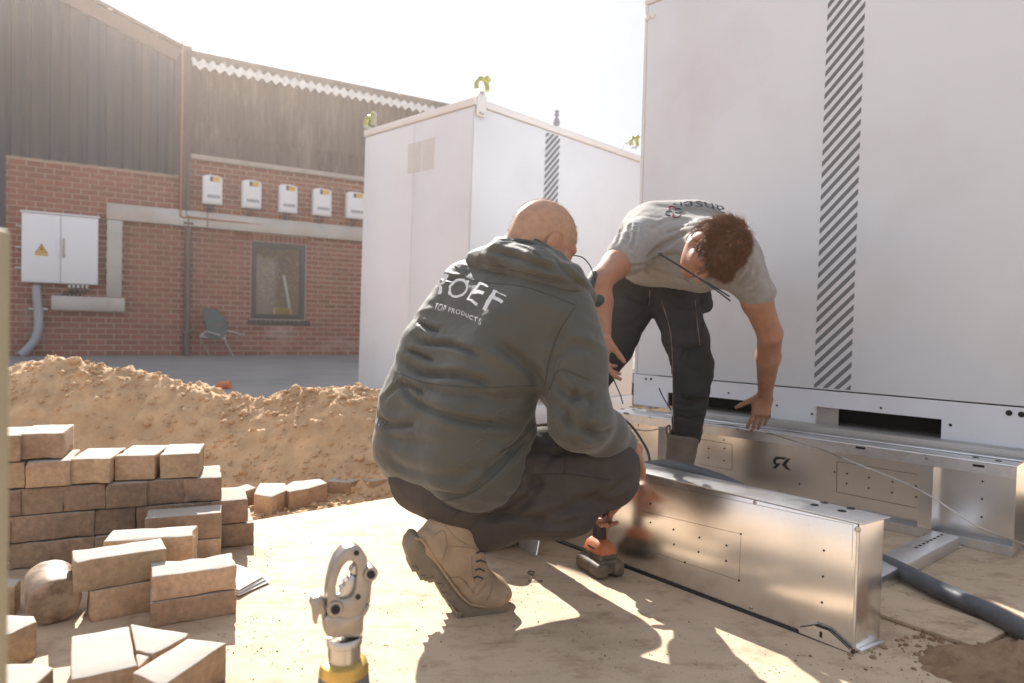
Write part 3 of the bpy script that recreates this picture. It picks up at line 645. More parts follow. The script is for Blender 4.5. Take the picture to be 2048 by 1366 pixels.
# right roof: corrugated sheets sloping up from the eave
pr0 = wall_sh(385, 131, .42)[1]; rs = math.tan(R(37)); offE = .42; cp = .135; nsh = 7; w = (s_r + 1 - (s_m + .08)) / nsh
for q in range(nsh):
    for part, (d0, d1, dz, mt_) in enumerate(((0, .25, 0.0, M['roof']),)):
        vs = []; a = s_m + .08 + q * w; m = int(w / cp * 8) + 1
        for dd in (d0, d1):
            for i in range(m): vs.append(Wp(a + i * w / (m - 1), pr0 + dd * rs + dz + .028 * math.sin(2 * math.pi * (a + i * w / (m - 1)) / cp), offE - dd))
        for dd in (d0, d1):
            for i in range(m): vs.append(Wp(a + i * w / (m - 1), pr0 + dd * rs + dz - .012 + .028 * math.sin(2 * math.pi * (a + i * w / (m - 1)) / cp), offE - dd))
        fs = [(i, i + 1, m + i + 1, m + i) for i in range(m - 1)] + [(2 * m + i + 1, 2 * m + i, 3 * m + i, 3 * m + i + 1) for i in range(m - 1)] + [(i, 2 * m + i, 2 * m + i + 1, i + 1) for i in range(m - 1)]
        link('roof_sheet', mesh(vs, fs), mt_, house, smooth=False)
MB().box(Wp(s_m + .02, pr0 + .155, offE - .27), wd * (s_r + 1 - s_m), wnv * .03, zv * (wall_sh(372, 103, .15)[1] - pr0 - .155)).build('roof_edge_board', M['roof_dark'], house)
MB().box(Wp(s_m + .02, wall_sh(372, 103, .15)[1] + .001, offE - .25), wd * (s_r + 1 - s_m), wnv * -2.2 , zv * .03 ).build('roof_ridge', M['roof_dark'], house)
# downpipe with brackets, thin conduit beside it
dp = empty('downpipe', Wp(ws(372), 0, .08), 'dark brown downpipe on the brick wall left of the leaning chair', 'downpipe')
sd = ws(373); hd = wall_sh(373, 445)[1]
MB().tube([Wp(sd, 0, .07), Wp(sd, hd + .1, .07)], .047, 12).build('pipe', M['brown'], dp, smooth=True)
for z in (.35, 1.3, 2.0): MB().box(Wp(sd - .07, z, 0), wd * .14, wnv * .122, zv * .04).build('bracket', M['brown'], dp)
s_c = ws(360)
cn = empty('cable_conduit', Wp(s_c, 2.3, .1), 'orange red cable conduit running down the corner and along the duct under the inverters', 'conduit')
hbend = wall_sh(362, 436)[1]
MB().tube([Wp(s_c - .02, g0[1] + .1, .13), Wp(s_c - .02, hbend + .03, .13)] + [Wp(s_c - .02 + .03 * (1 - math.cos(t)), hbend + .03 - .03 * math.sin(t), .13) for t in (.4, .8, 1.2, 1.57)] + [Wp(ws(740), hbend, .06)], .013).build('conduit', M['red'], cn, smooth=True)
MB().tube([Wp(s_c + .06, g0[1], .12), Wp(s_c + .06, hbend + .02, .12), Wp(ws(740), hbend - .03, .03)], .01).build('conduit', M['brown'], cn, smooth=True)
for x in (400, 440, 500, 560, 610, 650, 700): MB().box(Wp(ws(x), hbend - .05, 0), wd * .02, wnv * .08, zv * .08).build('clip', M['brown'], cn)
# galvanised cable duct
duct = empty('cable_duct', Wp(ws(230), 1, .1), 'galvanised cable duct bent round the electrical cabinet and running under the inverters', 'cable duct')
dt0, db0 = wall_sh(215, 415)[1], wall_sh(215, 440)[1]; dt0 = wall_sh(420, 430)[1] + .02; db0 = dt0 - .235
sj = ws(411)
MB().box(Wp(ws(211), db0, .015), wd * (sj - ws(211) - .008), wnv * .10, zv * (dt0 - db0)).build('duct_section', M['galv_dull'], duct, bevel=.006)
MB().box(Wp(sj, db0 - .003, .015), wd * (s_r - sj), wnv * .10, zv * (dt0 - db0)).build('duct_section', M['galv_dull'], duct, bevel=.006)
hl = wall_sh(240, 596)[1]; MB().box(Wp(ws(212), hl + .003, .015), wd * (ws(242.5) - ws(212)), wnv * .098, zv * (db0 - hl - .006)).build('duct_section', M['galv_dull'], duct, bevel=.006)
lb = wall_sh(180, 622)[1]; MB().box(Wp(ws(103), lb, .015), wd * (ws(249) - ws(103)), wnv * .11, zv * (hl - lb)).build('duct_section', M['galv_dull'], duct, bevel=.006)
# electrical cabinet
a0, t0 = wall_sh(43, 427, .16); a1, t1 = wall_sh(197, 440, .16); b0 = wall_sh(120, 567, .16)[1]; tt = wall_sh(120, 430, .16)[1]
ec = empty('electrical_cabinet', Wp(a0, b0, .1), 'white two door electrical cabinet with yellow warning triangle on the brick wall', 'electrical cabinet')
MB().box(Wp(a0, b0, .01), wd * (a1 - a0), wnv * .14, zv * (tt - b0)).build('body', M['box'], ec, bevel=.006)
MB().box(Wp(a0 - .02, tt + .002, .0), wd * (a1 - a0 + .04), wnv * .18, zv * .022).build('rain_cap', M['box'], ec, bevel=.004)
mid = (a0 + a1) / 2
for q, (u0, u1) in enumerate(((a0 + .008, mid - .005), (mid + .005, a1 - .008))):
    d = MB().box(Wp(u0, b0 + .008, .152), wd * (u1 - u0), wnv * .02, zv * (tt - b0 - .016)).build('door', M['box'], ec, bevel=.005)
    uh = (mid - .045) if q == 0 else mid + .02
    MB().box(Wp(uh, b0 + (tt - b0) * .38, .173), wd * .028, wnv * .012, zv * .27).build('handle', M['box'] if q == 0 else M['paletrim'], d, bevel=.004)
cx, cz = wall_sh(83, 499, .17)
tri = [Wp(cx - .075, cz - .05, .1735), Wp(cx + .075, cz - .05, .1735), Wp(cx, cz + .085, .1735)]
sg = MB().prism(tri, wnv * .0015).build('warning_sign', M['yellow'], ec)
bolt = [(.0, .055), (-.02, .005), (-.003, .005), (-.012, -.035), (.02, .015), (.004, .015), (.012, .055)]
MB().prism([Wp(cx + x * .8, cz + z * .8 - .003, .1752) for x, z in bolt], wnv * .001).build('bolt_symbol', M['logo'], sg)
ol = MB()
for q in range(3):
    A, B = tri[q], tri[(q + 1) % 3]; cc = sum(tri) / 3; ol.box(A + (cc - A) * .06 + wnv * .0018, (B - A) + ((cc - B) - (cc - A)) * .06, (cc - (A + B) / 2) * .14, wnv * .0008)
ol.build('sign_outline', M['logo'], sg)
MB().box(Wp(cx - .075, cz - .085, .1735), wd * .15, wnv * .0015, zv * .028).build('sign_strip', M['yellow'], ec)
for z in (.8, .5, .2): MB().tube([Wp(a0 - .075, b0 + (tt - b0) * z, .07), Wp(a0 + .0, b0 + (tt - b0) * z, .07)], .018).build('wall_bracket', M['steel'], ec, smooth=True)
for q in range(5):
    x = 139 + q * 8.5; s1_ = ws(x)
    MB().tube([Wp(s1_, b0 - .002, .09), Wp(s1_, b0 - .05, .09)], .016).build('cable_gland', M['white2'], ec, smooth=True)
    MB().tube(smooth_path([Wp(s1_, b0 - .05, .09), Wp(s1_ - .01, b0 - .12, .09), Wp(s1_ - .07, hl + .05, .08), Wp(s1_ - .08, hl - .03, .08)], 4), .011).build('cable', M['dark'], ec, smooth=True)
# grey conduit bending from the cabinet down to the asphalt
pp = [wall_sh(x, y, .1) for x, y in ((72, 570), (75, 610), (77, 645), (72, 675), (58, 695), (42, 710))]
gp_ = empty('conduit_pipe', Wp(pp[-1][0], 0, .1), 'thick grey plastic conduit curving from the electrical cabinet to the asphalt', 'conduit')
MB().tube(smooth_path([Wp(s, h, .085 + .05 * i / 5) for i, (s, h) in enumerate(pp)], 6), .055, 14).build('pipe', M['pipe'], gp_, smooth=True)
MB().tube([Wp(pp[1][0] - .10, pp[1][1] - .06, .085), Wp(pp[1][0] + .12, pp[1][1] - .06, .085)], .02).build('clamp', M['steel'], gp_, smooth=True)
# five solar inverters in a row
def inverter(px0, px1, pyt, pyb, i):
    lab = ['leftmost of the five white solar inverters, hanging by the corner trim', 'second white solar inverter from the left on the brick wall', 'white solar inverter in the middle of the row of five', 'fourth white solar inverter from the left, above the window corner', 'white solar inverter at the right end, half hidden by the white cabinet'][i]
    s0, zt = wall_sh(px0 + 6, pyt, .17); s1, zb = wall_sh(px1, pyb, .17); e = empty('solar_inverter', Wp((s0 + s1) / 2, zb, .05), lab, 'inverter', 'inverters in a row under the cladding')
    w = s1 - s0; out = []
    for q in range(9): t = q / 8; out.append((s0 + w * t, zt - .03 * (2 * t - 1) ** 4 - .004))
    MB().prism([Wp(s0, zb, .035)] + [Wp(a, z, .035) for a, z in out] + [Wp(s1, zb, .035)], wnv * .12).build('housing', M['box'], e, bevel=.008)
    MB().prism([Wp(s0 + .015, zb + .02, .156)] + [Wp(s0 + .015 + (a - s0) * (w - .03) / w, z - .015, .156) for a, z in out] + [Wp(s1 - .015, zb + .02, .156)], wnv * .018).build('front_cover', M['box'], e, bevel=.006)
    MB().box(Wp(s0 + w * .36, zt - .105, .1745), wd * w * .14, wnv * .001, zv * .075).build('logo_square', M['logo'], e)
    MB().box(Wp(s0 + w * .51, zt - .105, .1745), wd * w * .34, wnv * .001, zv * .075).build('yellow_label', M['yellow'], e)
    MB().box(Wp(s0 + w * .22, zb + .09, .1745), wd * w * .66, wnv * .001, zv * .05).build('grey_band', M['pipe'], e)
    for q in range(3): MB().tube(smooth_path([Wp(s0 + w * (.3 + q * .15), zb, .10), Wp(s0 + w * (.32 + q * .1), zb - .1, .10), Wp(s0 + w * (.1 + q * .1), zb - .17, .07), Wp(s0 - .1, hbend + .02, .04)], 4), .008, 6).build('cable', M['dark'], e, smooth=True)
    MB().tube(smooth_path([Wp(s0 + .02, zb + .2, .02), Wp(s0 + .0, zb - .06, .03), Wp(s0 + .03, zb - .22, .03)], 4), .006, 6).build('earth_cable', M['yellow'], e, smooth=True)
for i, a in enumerate(((400, 445, 347, 410), (479, 523, 357, 418), (553, 595, 366, 427), (621, 663, 374, 433), (688, 730, 381, 439))): inverter(*a, i)
# plastic chair tipped against the wall
chr_ = empty('plastic_chair', Wp(ws(430), 0, .35), 'grey green plastic chair with metal legs leaning upside against the brick wall', 'chair')
def cpt(px, py, off): s_, h_ = wall_sh(px, py, off); return Wp(s_, h_, off)
g = []
for (r0, off) in ((((404, 615), (418, 615), (440, 618)), .12), (((407, 632), (424, 632), (449, 634)), .16), (((411, 650), (430, 652), (457, 650)), .24), (((413, 664), (432, 668), (459, 660)), .34), (((409, 672), (428, 684), (452, 672)), .42)):
    g.append([cpt(x, y, off + (.03 if k == 1 else 0)) for k, (x, y) in enumerate(r0)])
vs = [p for r_ in g for p in r_] + [p - wnv * .012 for r_ in g for p in r_]; fs = []
for i in range(4):
    for j in range(2):
        if (i, j) == (2, 9): continue
        a = i * 3 + j; fs += [(a, a + 1, a + 4, a + 3), (15 + a + 1, 15 + a, 15 + a + 3, 15 + a + 4)]
rim = [0, 1, 2, 5, 8, 11, 14, 13, 12, 9, 6, 3]
for i in range(12): a, b = rim[i], rim[(i + 1) % 12]; fs.append((b, a, a + 15, b + 15))
o = link('shell', mesh(vs, fs), M['green_seat'], chr_, smooth=True); sm = o.modifiers.new('round', 'SUBSURF'); sm.levels = 2; sm.render_levels = 2
MB().prism([cpt(425, 648, .262), cpt(447, 648, .262), cpt(449, 652, .268), cpt(427, 653, .268)], wnv * .004).build('hand_hole', M['brown'], chr_)
for pts in (((412, 663, .35), (402, 672, .40), (403, 682, .38), (419, 712, .33)), ((452, 664, .35), (450, 680, .38), (467, 713, .36)), ((414, 663, .36), (441, 671, .48)), ((456, 662, .36), (488, 670, .52)), ((403, 674, .39), (450, 677, .40))):
    MB().tube(smooth_path([cpt(*p) for p in pts], 4), .011, 8).build('leg', M['steel'], chr_, smooth=True)
# orange thing poking out behind the heap
oc = U(447, 771, 5.3); tag(MB().tube([oc + np.array([-.06, 0, -.42]), oc + np.array([-.05, 0, -.05]), oc + np.array([-.02, 0, .0]), oc + np.array([.055, 0, .005])], .035, 10).build('orange_marker', M['orange'], smooth=True), 'orange plastic marker poking up behind the soil heap', 'marker')
# ================================================================== WHITE CABINETS
def stripes(name, org, sd, zd, w, z0, z1, nor, parent, pitch=0.050, duty=0.47, slope=1.0):
    """diagonal bars cut to a vertical band: org = lower left, sd = along the face"""
    mb = MB(); z = z0 - w * slope
    while z < z1:
        a = [(0, z), (w, z + w * slope), (w, z + w * slope + pitch * duty), (0, z + pitch * duty)]
        out = []
        def clip(poly, zc, keep_above):
            res = []
            for i in range(len(poly)):
                p, q = poly[i], poly[(i + 1) % len(poly)]; ip = (p[1] >= zc) == keep_above or p[1] == zc; iq = (q[1] >= zc) == keep_above or q[1] == zc
                if ip: res.append(p)
                if ip != iq:
                    t = (zc - p[1]) / (q[1] - p[1]); res.append((p[0] + (q[0] - p[0]) * t, zc))
            return res
        a = clip(a, z0, True)
        if len(a) > 2: a = clip(a, z1, False)
        if len(a) > 2: mb.prism([org + sd * x + zd * zz for x, zz in a], nor * 0.0012)
        z += pitch
    return mb.build(name, M['stripe'], parent)
def shackle(base, d, ax, label, yellow=True, chain=None, r=.046, tilt=0.3):
    """lifting shackle: bow with hook lobe on a pin; base = pin centre"""
    e = empty('lifting_shackle', base, label, 'lifting shackle', 'lifting shackles on the white cabinet'); ax = nrm(ax); d = nrm(d); u = nrm(np.cross(ax, d))
    pts = [base + (u * math.cos(t) + d * (math.sin(t) + .9)) * r for t in np.linspace(-0.6, math.pi + .3, 14)]
    MB().tube(pts, .011, 10, rs=[.018 if i in (0, 13) else .015 for i in range(14)]).build('bow', M['yellow_zinc'], e, smooth=True)
    MB().tube([base - ax * .02, base + ax * .02], .012, 10).build('pin', M['steel'], e, smooth=True)
    c = base + d * r * 1.9 - u * .02
    MB().tube([c, c + d * .025 - u * .02, c + d * .012 - u * .045], .015, 8).build('latch', M['yellow_zinc'], e, smooth=True)
    if chain is not None:
        for i, p in enumerate(chain):
            q = nrm((chain[min(i + 1, len(chain) - 1)] - chain[max(i - 1, 0)])); v = nrm(np.cross(q, ax)) if i % 2 else nrm(np.cross(q, np.cross(q, ax)))
            MB().tube([p + (q * math.cos(t) * 1.6 + v * math.sin(t)) * .009 for t in np.linspace(0, 2 * math.pi, 11)], .0032, 6).build('chain_link', M['steel'], e, smooth=True)
    return e
# --- far cabinet (rests slightly out of plumb)
tl = nrm(np.array([0.010, 0, 1.0]))
mc = np.array([-0.305, 4.5, 0.03]); ml = nrm([-.728, .686, 0]); mr_ = nrm([.686, .728, 0]); mh = 2.215; wl2, wr2 = 1.24, 2.0
nl, nr_ = nrm(np.cross(ml, zv)), nrm(np.cross(zv, mr_))
nl = nl if nl[1] < 0 else -nl; nr_ = nr_ if nr_[1] < 0 else -nr_
cab = empty('white_cabinet', mc, 'smaller looking white steel cabinet in the middle with lifting shackles and vent louvres', 'cabinet')
MB().box(mc + ml * .006 + mr_ * .006 + tl * .15, ml * (wl2 - .012), mr_ * (wr2 - .012), tl * (mh - .20)).build('body', M['white'], cab, bevel=.006)
MB().box(mc, ml * wl2, mr_ * wr2, tl * .147).build('plinth', M['white'], cab, bevel=.006)
MB().box(mc - ml * .006 - mr_ * .006 + tl * (mh - .047), ml * (wl2 + .012), mr_ * (wr2 + .012), tl * .05).build('roof_lid', M['white2'], cab, bevel=.006)
# doors on the left face with seam and louvres
for a, b in ((.012, wl2 * .50 - .001), (wl2 * .50 + .001, wl2 - .012)):
    MB().box(mc + ml * a + nl * -.004 + tl * .165, ml * (b - a), nl * .007, tl * (mh - .23)).build('door', M['white'], cab, bevel=.004)
vz = mh - .17
for c0_, c1_ in ((.535, .68), (.39, .515)):
    f = None
    for q in range(14):
        zz = vz - .035 - q * .0155 * 1.0
        o = MB().box(mc + ml * (wl2 * 0 + c0_) + nl * .001 + tl * zz, ml * (c1_ - c0_), nl * .006, tl * .0075 + nl * .003).build('louvre', M['box'], cab)
# stripe band on the right face
stripes('stripe_band', mc + mr_ * .725 + nr_ * .0005 - mc * 0, mr_, tl, .155, .165, mh - .065, nr_, cab)
# corner bracket + shackles
bk = mc + nr_ * .004 + mr_ * .012 + tl * (mh - .115)
MB().prism([bk, bk + mr_ * .075, bk + mr_ * .085 + tl * .03, bk + mr_ * .085 + tl * .13, bk + mr_ * .062 + tl * .165, bk + mr_ * .022 + tl * .165, bk + tl * .13], nr_ * .010).build('lifting_bracket', M['white2'], cab, bevel=.002)
for u in (.03, .055): MB().disc(bk + mr_ * u + tl * .02 + nr_ * .015, nr_, .009, .006).build('bolt', M['steel'], cab)
shackle(bk + mr_ * .04 + tl * .155, tl + mr_ * .1, nr_, 'yellow lifting shackle on the near top corner of the middle white cabinet', r=.050)
lc = mc + ml * wl2 + tl * (mh + .01)
shackle(lc - ml * .05, tl - ml * .1, nl, 'yellow lifting shackle with hanging chain at the left top corner of the middle cabinet', chain=[lc - ml * (.13 + .01 * (i % 2)) + tl * (.10 - .018 * i) for i in range(6)])
rc = CAM + ray(1268, 296) * 5.85
shackle(rc, tl, nr_, 'yellow shackle with drooping chain at the right end of the middle cabinet', chain=[U(1262 - i * 4.3, 283 + .9 * i * i * .55 + .8 * i, 5.85) for i in range(6)])
vt = mc + mr_ * .78 + ml * .25 + tl * (mh + .004); vt = U(1113, 256, 5.1); vt[2] = (mc + tl * (mh + .004))[2]
vp = empty('roof_vent', vt, 'grey stepped vent fitting on the roof of the middle cabinet', 'vent')
MB().lathe(vt, zv, [(0, .018), (.012, .026), (.03, .026), (.035, .018), (.05, .020), (.052, .010), (.07, .010), (.072, .02), (.082, .02), (.084, .012), (.098, .012), (.1, .018), (.108, .018)], 14).build('fitting', M['pipe'], vp, smooth=True)
# --- near cabinet on the galvanised frame
nc = np.array([0.687, 3.81, 0.0]); fd = nrm([.688, -.726, 0]); fn = np.array([fd[1], -fd[0], 0]); fn = fn if fn[1] < 0 else -fn; bk_ = -fn
NP = lambda px, py, off=0.0: Pl(px, py, nc + fn * off, fn)
def ns(px, py=700, off=0.0): return (NP(px, py, off) - nc).dot(fd)
zt = NP(1285, 8)[2]; zs = NP(1267, 748)[2]; zb = NP(1267, 808)[2]
nw = 2.55; nd = 1.24
ncab = empty('white_cabinet', nc + zv * zb, 'large white steel cabinet at the right with striped band, standing on the galvanised frame', 'cabinet')
MB().box(nc + fd * .022 + bk_ * .003 + zv * (zs + .003), fd * (nw), bk_ * nd, zv * (zt - zs - .02)).build('body', M['white'], ncab, bevel=.004)
MB().box(nc + fd * .024 + fn * .004 + zv * (zs + .005), fd * nw, fn * -.006, zv * (zt - zs - .03)).build('front_panel', M['white'], ncab, bevel=.003)
MB().box(nc + fn * .002 + zv * (zs + .003), fd * .021, bk_ * .03, zv * (zt - zs)).build('corner_post', M['white2'], ncab, bevel=.005)
MB().box(nc + fn * .006 + zv * (zt - .016), fd * nw, bk_ * (nd + .01), zv * .03).build('roof_lid', M['white2'], ncab, bevel=.005)
stripes('stripe_band', nc + fd * ns(1629, 770) + fn * .0044, fd, zv, .158, zs + .012, zt - .03, fn, ncab, slope=1.02)
# plinth with forklift pockets (columns of sheet between and above the openings)
zn1 = NP(1410, 790)[2]; zbb = NP(1600, 848)[2]; zn2 = NP(1760, 822)[2]
cols = [(0, ns(1338), zb, zs), (ns(1338), ns(1546), NP(1450, 797)[2], zs), (ns(1546), ns(1633), NP(1600, 845)[2], zs), (ns(1633), ns(1889), NP(1760, 826)[2], zs), (ns(1889), nw + .02, NP(1960, 895)[2], zs)]
pl_poly = [nc + fd * 0 + zv * cols[0][3]]
bot = []
for a, b, z0, z1 in cols: bot += [(a, z0), (b, z0)]
outl = [nc + fd * a + zv * z for a, z in bot] + [nc + fd * (nw + .02) + zv * (zs - .001), nc + zv * (zs - .001)]
MB().prism(outl, bk_ * .012).build('plinth', M['white'], ncab)
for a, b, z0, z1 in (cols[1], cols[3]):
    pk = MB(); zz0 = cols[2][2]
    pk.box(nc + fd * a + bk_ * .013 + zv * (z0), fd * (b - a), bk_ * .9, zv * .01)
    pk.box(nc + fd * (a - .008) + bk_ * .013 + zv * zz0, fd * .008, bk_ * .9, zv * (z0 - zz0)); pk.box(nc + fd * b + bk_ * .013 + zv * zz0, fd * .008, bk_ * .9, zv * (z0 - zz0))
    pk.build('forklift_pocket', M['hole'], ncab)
MB().box(nc + fd * .05 + bk_ * .16 + zv * (cols[2][2] + .001), fd * (nw - .1), bk_ * (nd - .2), zv * (zs - cols[2][2] - .004)).build('pocket_shade_box', M['hole'], ncab)  # near-black box added so the pockets look shaded
MB().box(nc + fd * ns(1633) + fn * .002 + zv * (cols[2][2] ), fd * .005, bk_ * .1, zv * (cols[3][2] - cols[2][2])).build('pocket_lip', M['white2'], ncab)
MB().box(nc + fd * ns(1633) + bk_ * .014 + zv * (cols[2][2] ), fd * .10, bk_ * .005, zv * (cols[3][2] - cols[2][2])).build('pocket_plate', M['paletrim'], ncab)
for (x, y, r) in ((1292, 758, .007), (1302, 758, .007), (1457, 786, .005), (1554, 811, .005), (1624, 828, .005), (1762, 816, .005), (1901, 850, .006), (2018, 826, .011), (2043, 829, .011)):
    MB().disc(NP(x, y), fn, r, .0012).build('hole', M['hole'], ncab)
for (x, y) in ((1295, 36), (1306, 31)): MB().lathe(NP(x, y, .004), fn, [(0, .017), (.006, .016), (.009, .010)], 16).build('cover_cap', M['white2'], ncab, smooth=True)
for px in (1290, 1296): MB().box(NP(px, 800) - fd * .01 + bk_ * .03 - zv * .05, fd * .03, bk_ * .05, zv * .03).build('foot_pad', M['white2'], ncab)

# ================================================================== GALVANISED FOUNDATION FRAME under the near cabinet
A0 = np.array([1.765, 2.365, 0.0]); B0 = np.array([.535, 3.63, 0.0]); fe = nrm(B0 - A0); LF = np.linalg.norm(B0 - A0); fm = nrm([-fe[1], fe[0], 0]); fm = fm if fm[1] > 0 else -fm
FP = lambda px, py, off=0.0: Pl(px, py, A0 + fm * off, fm)
fs_ = lambda px, py=1000, off=0.0: (FP(px, py, off) - A0).dot(fe)
FH = .32
fr = empty('foundation_frame', A0, 'long galvanised steel foundation frame under the big white cabinet, marked with a dark logo', 'foundation frame')
MB().box(A0 + zv * (FH - .003), fe * LF, fm * .215, zv * .003).build('top_flange', M['galv_top'], fr)
MB().box(A0 + zv * (FH - .045), fe * LF, fm * .003, zv * .0418).build('front_lip', M['galv_top'], fr)
MB().tube([A0 + zv * (FH - .003) + fm * .003, A0 + zv * (FH - .003) + fm * .003 + fe * LF], .0042, 8).build('folded_edge', M['galv_top'], fr, smooth=True)
MB().box(A0 + fm * .055 + zv * .004, fe * (LF), fm * .003, zv * (FH - .009)).build('web_panel', M['galv'], fr)
MB().box(A0 + zv * .001, fe * LF, fm * .05, zv * .003).build('bottom_flange', M['galv_top'], fr)
MB().box(A0 + zv * .0042, fe * LF, fm * .003, zv * .030).build('bottom_lip', M['galv_top'], fr)
MB().box(A0 - fe * .003 + zv * .004, fe * .0028, fm * .22, zv * (FH - .006)).build('end_plate', M['galv'], fr)
MB().box(A0 + fe * LF + zv * .004, fe * .003, fm * .22, zv * (FH - .006)).build('end_plate', M['galv'], fr)
for px0, px1 in ((1864, 1836), (1312, 1296)):
    a, b = fs_(px0, 1000, .002), fs_(px1, 1000, .002)
    MB().box(A0 + fe * a + fm * .0045 + zv * .036, fe * (b - a), fm * .003, zv * (FH - .084)).build('stiffener', M['galv'], fr)
    MB().box(A0 + fe * a + fm * .0076 + zv * .036, fe * .003, fm * .047, zv * (FH - .084)).build('stiffener_web', M['galv'], fr)
# beam between frame and cabinet
MB().box(A0 + fm * .135 + fe * -.1 + zv * (FH + .001), fe * (LF - .17), fm * .25, zv * .034).build('support_beam', M['galv_dull'], fr, bevel=.006)
MB().box(A0 + fm * .10 + fe * -.1 + zv * (FH + .0012), fe * (LF - .17), fm * .033, zv * .006).build('support_beam_foot', M['galv_top'], fr, bevel=.002)
def hole_on(pt, nor, r, parent): MB().disc(pt, nor, r, .0012, 14).build('hole', M['hole'], parent)
TP = lambda px, py: Gp(px, py, FH)
for (x, y) in ((1951, 915), (1962, 912), (1997, 922), (2007, 918), (1245, 818), (1262, 814), (1267, 819), (1279, 817)): hole_on(TP(x, y), zv, .011, fr)
for (x, y) in ((1448, 880), (1449, 897), (1417, 897), (1448, 921), (1417, 915), (1669, 944), (1694, 947), (1738, 955), (1785, 964), (1693, 967), (1737, 976), (1784, 985), (1599, 968), (1598, 892), (1832, 972), (1832, 994), (1965, 963), (1964, 998), (1963, 1034), (1277, 850), (1275, 880)):
    hole_on(FP(x, y, .0545), fm, .0036, fr)
for (x, y) in ((1853, 917), (1849, 1070), (1299, 834), (1475, 859), (2040, 1098)): MB().disc(FP(x, y, -.001), fm, .006, .002).build('rivet', M['steel'], fr)
for (x, y) in ((1721, 896), (1957, 932), (1253, 827)):
    c = FP(x, y, 0); MB().box(c - fm * .001 - fe * .018 - zv * .004, fe * .036, fm * .0008, zv * .009).build('slot', M['hole'], fr)
def groove(pts, off, parent):
    pts = [FP(x, y, off) for x, y in pts]; mb = MB()
    for a, b in zip(pts[:-1], pts[1:]): mb.tube([a, b], .0009, 5)
    mb.build('panel_seam', M['hole'], parent)
groove(((1400, 878), (1464, 889), (1464, 941), (1400, 928)), .0545, fr); groove(((1836, 949), (1674, 923), (1673, 984), (1833, 1016)), .0545, fr)
# the mark on the web: mirrored R joined to a K (outlined as on the sheet)
lg = [[(1549, 914), (1576, 915), (1566, 925), (1552, 925), (1549, 929), (1561, 931), (1553, 937), (1547, 937), (1543, 933), (1545, 919)],
      [(1556, 931), (1566, 932), (1560, 939), (1552, 937)],
      [(1573, 925), (1582, 919), (1576, 926), (1582, 940), (1572, 932)]]
lg = [[(1552, 913), (1574, 915), (1569, 919), (1556, 918), (1552, 921), (1551, 926), (1562, 927), (1552, 937), (1544, 936), (1552, 930), (1547, 928), (1546, 920)],
      [(1582, 916), (1572, 929), (1581, 941), (1573, 939), (1563, 929), (1573, 918)]]
for poly in lg: MB().prism([FP(x, y, .0545) for x, y in poly], -fm * .0008).build('logo_mark', M['logo'], fr)

# ================================================================== FRONT METAL SECTION (box beam with end plate)
P0 = np.array([.839, 1.617, 0.0]); pe = nrm([-.639, .769, 0]); pm = nrm([.84, .54, 0]); pmn = nrm([.769, .639, 0]); LP = 1.36; PW = .112; PH = .318
PPp = lambda px, py, off=0.0: Pl(px, py, P0 + pmn * off, pmn)
fp = empty('metal_section', P0, 'shiny galvanised steel box section standing on the slab in front of the squatting man', 'metal section')
MB().box(P0 + zv * .006 + pe * .004, pe * LP, pm * .003, zv * (PH - .012)).build('front_panel', M['galv'], fp, bevel=.001)
MB().box(P0 + zv * (PH - .004) - pm * .004 - pe * .010, pe * (LP + .01), pm * (PW + .012), zv * .004).build('top_flange', M['galv_top'], fp, bevel=.0015)
MB().box(P0 + pm * (PW - .003) + zv * .006 + pe * .004, pe * LP, pm * .003, zv * (PH - .012)).build('back_panel', M['galv'], fp)
MB().box(P0 + zv * .004 + pm * .004, pm * (PW - .007), pe * .003, zv * (PH - .010)).build('end_plate', M['galv'], fp, bevel=.001)
MB().tube([P0 + zv * .012 + pm * .0045 + pe * .005, P0 + zv * (PH - .022) + pm * .0045 + pe * .005], .0052, 8).build('folded_corner', M['galv_top'], fp, smooth=True)
MB().box(P0 - pm * .006 + zv * .0 + pe * .0, pe * LP, pm * .006, zv * .0045).build('bottom_flange', M['dark'], fp)
MB().box(P0 - pe * .012 + pm * .012, pe * .012, pm * (PW - .012), zv * .010).build('end_foot', M['galv_top'], fp, bevel=.001)
br = [PPp(1597, 1256, -.004), PPp(1632, 1250, -.004), PPp(1660, 1260, -.004), PPp(1702, 1298, -.004), PPp(1703, 1306, -.004), PPp(1600, 1265, -.004)]
brk = MB().prism(br, -pm * .003).build('corner_gusset', M['galv'], fp)
MB().tube([br[1] - pm * .0034, br[2] - pm * .0034, br[3] - pm * .0034], .0016, 6).build('gusset_edge', M['hole'], brk, smooth=True)
MB().box(PPp(1644, 1270, -.0072) - zv * .007, pe * .006, -pm * .001, zv * .014).build('slot', M['hole'], brk)
MB().lathe(P0 + zv * (PH - .018) + pm * .002 + pe * .004, -pm * 0.6 - pe * .8, [(0, .008), (.003, .007), (.0035, .004)], 12).build('corner_notch', M['steel'], fp)
for (x, y) in ((1301, 1045), (1399, 1075), (1347, 1059), (1348, 1089), (1397, 1104), (1453, 1091), (1452, 1122), (1301, 1007), (1648, 1101), (1646, 1153), (1644, 1205), (1370, 1125), (1482, 1068), (1478, 1161)):
    MB().disc(PPp(x, y), pm, .0030, .0012).build('hole', M['hole'], fp)
for (x, y) in ((1510, 1005), (1502, 1215)): MB().lathe(PPp(x, y), -pm, [(0, .0055), (.002, .005), (.003, .002)], 10).build('rivet', M['steel'], fp)
for (x, y) in ((1629, 1010), (1648, 1005), (1684, 1022), (1702, 1017)): hole_on(Gp(x, y, PH), zv, .0105, fp)
EP = lambda px, py: Pl(px, py, P0, pe)
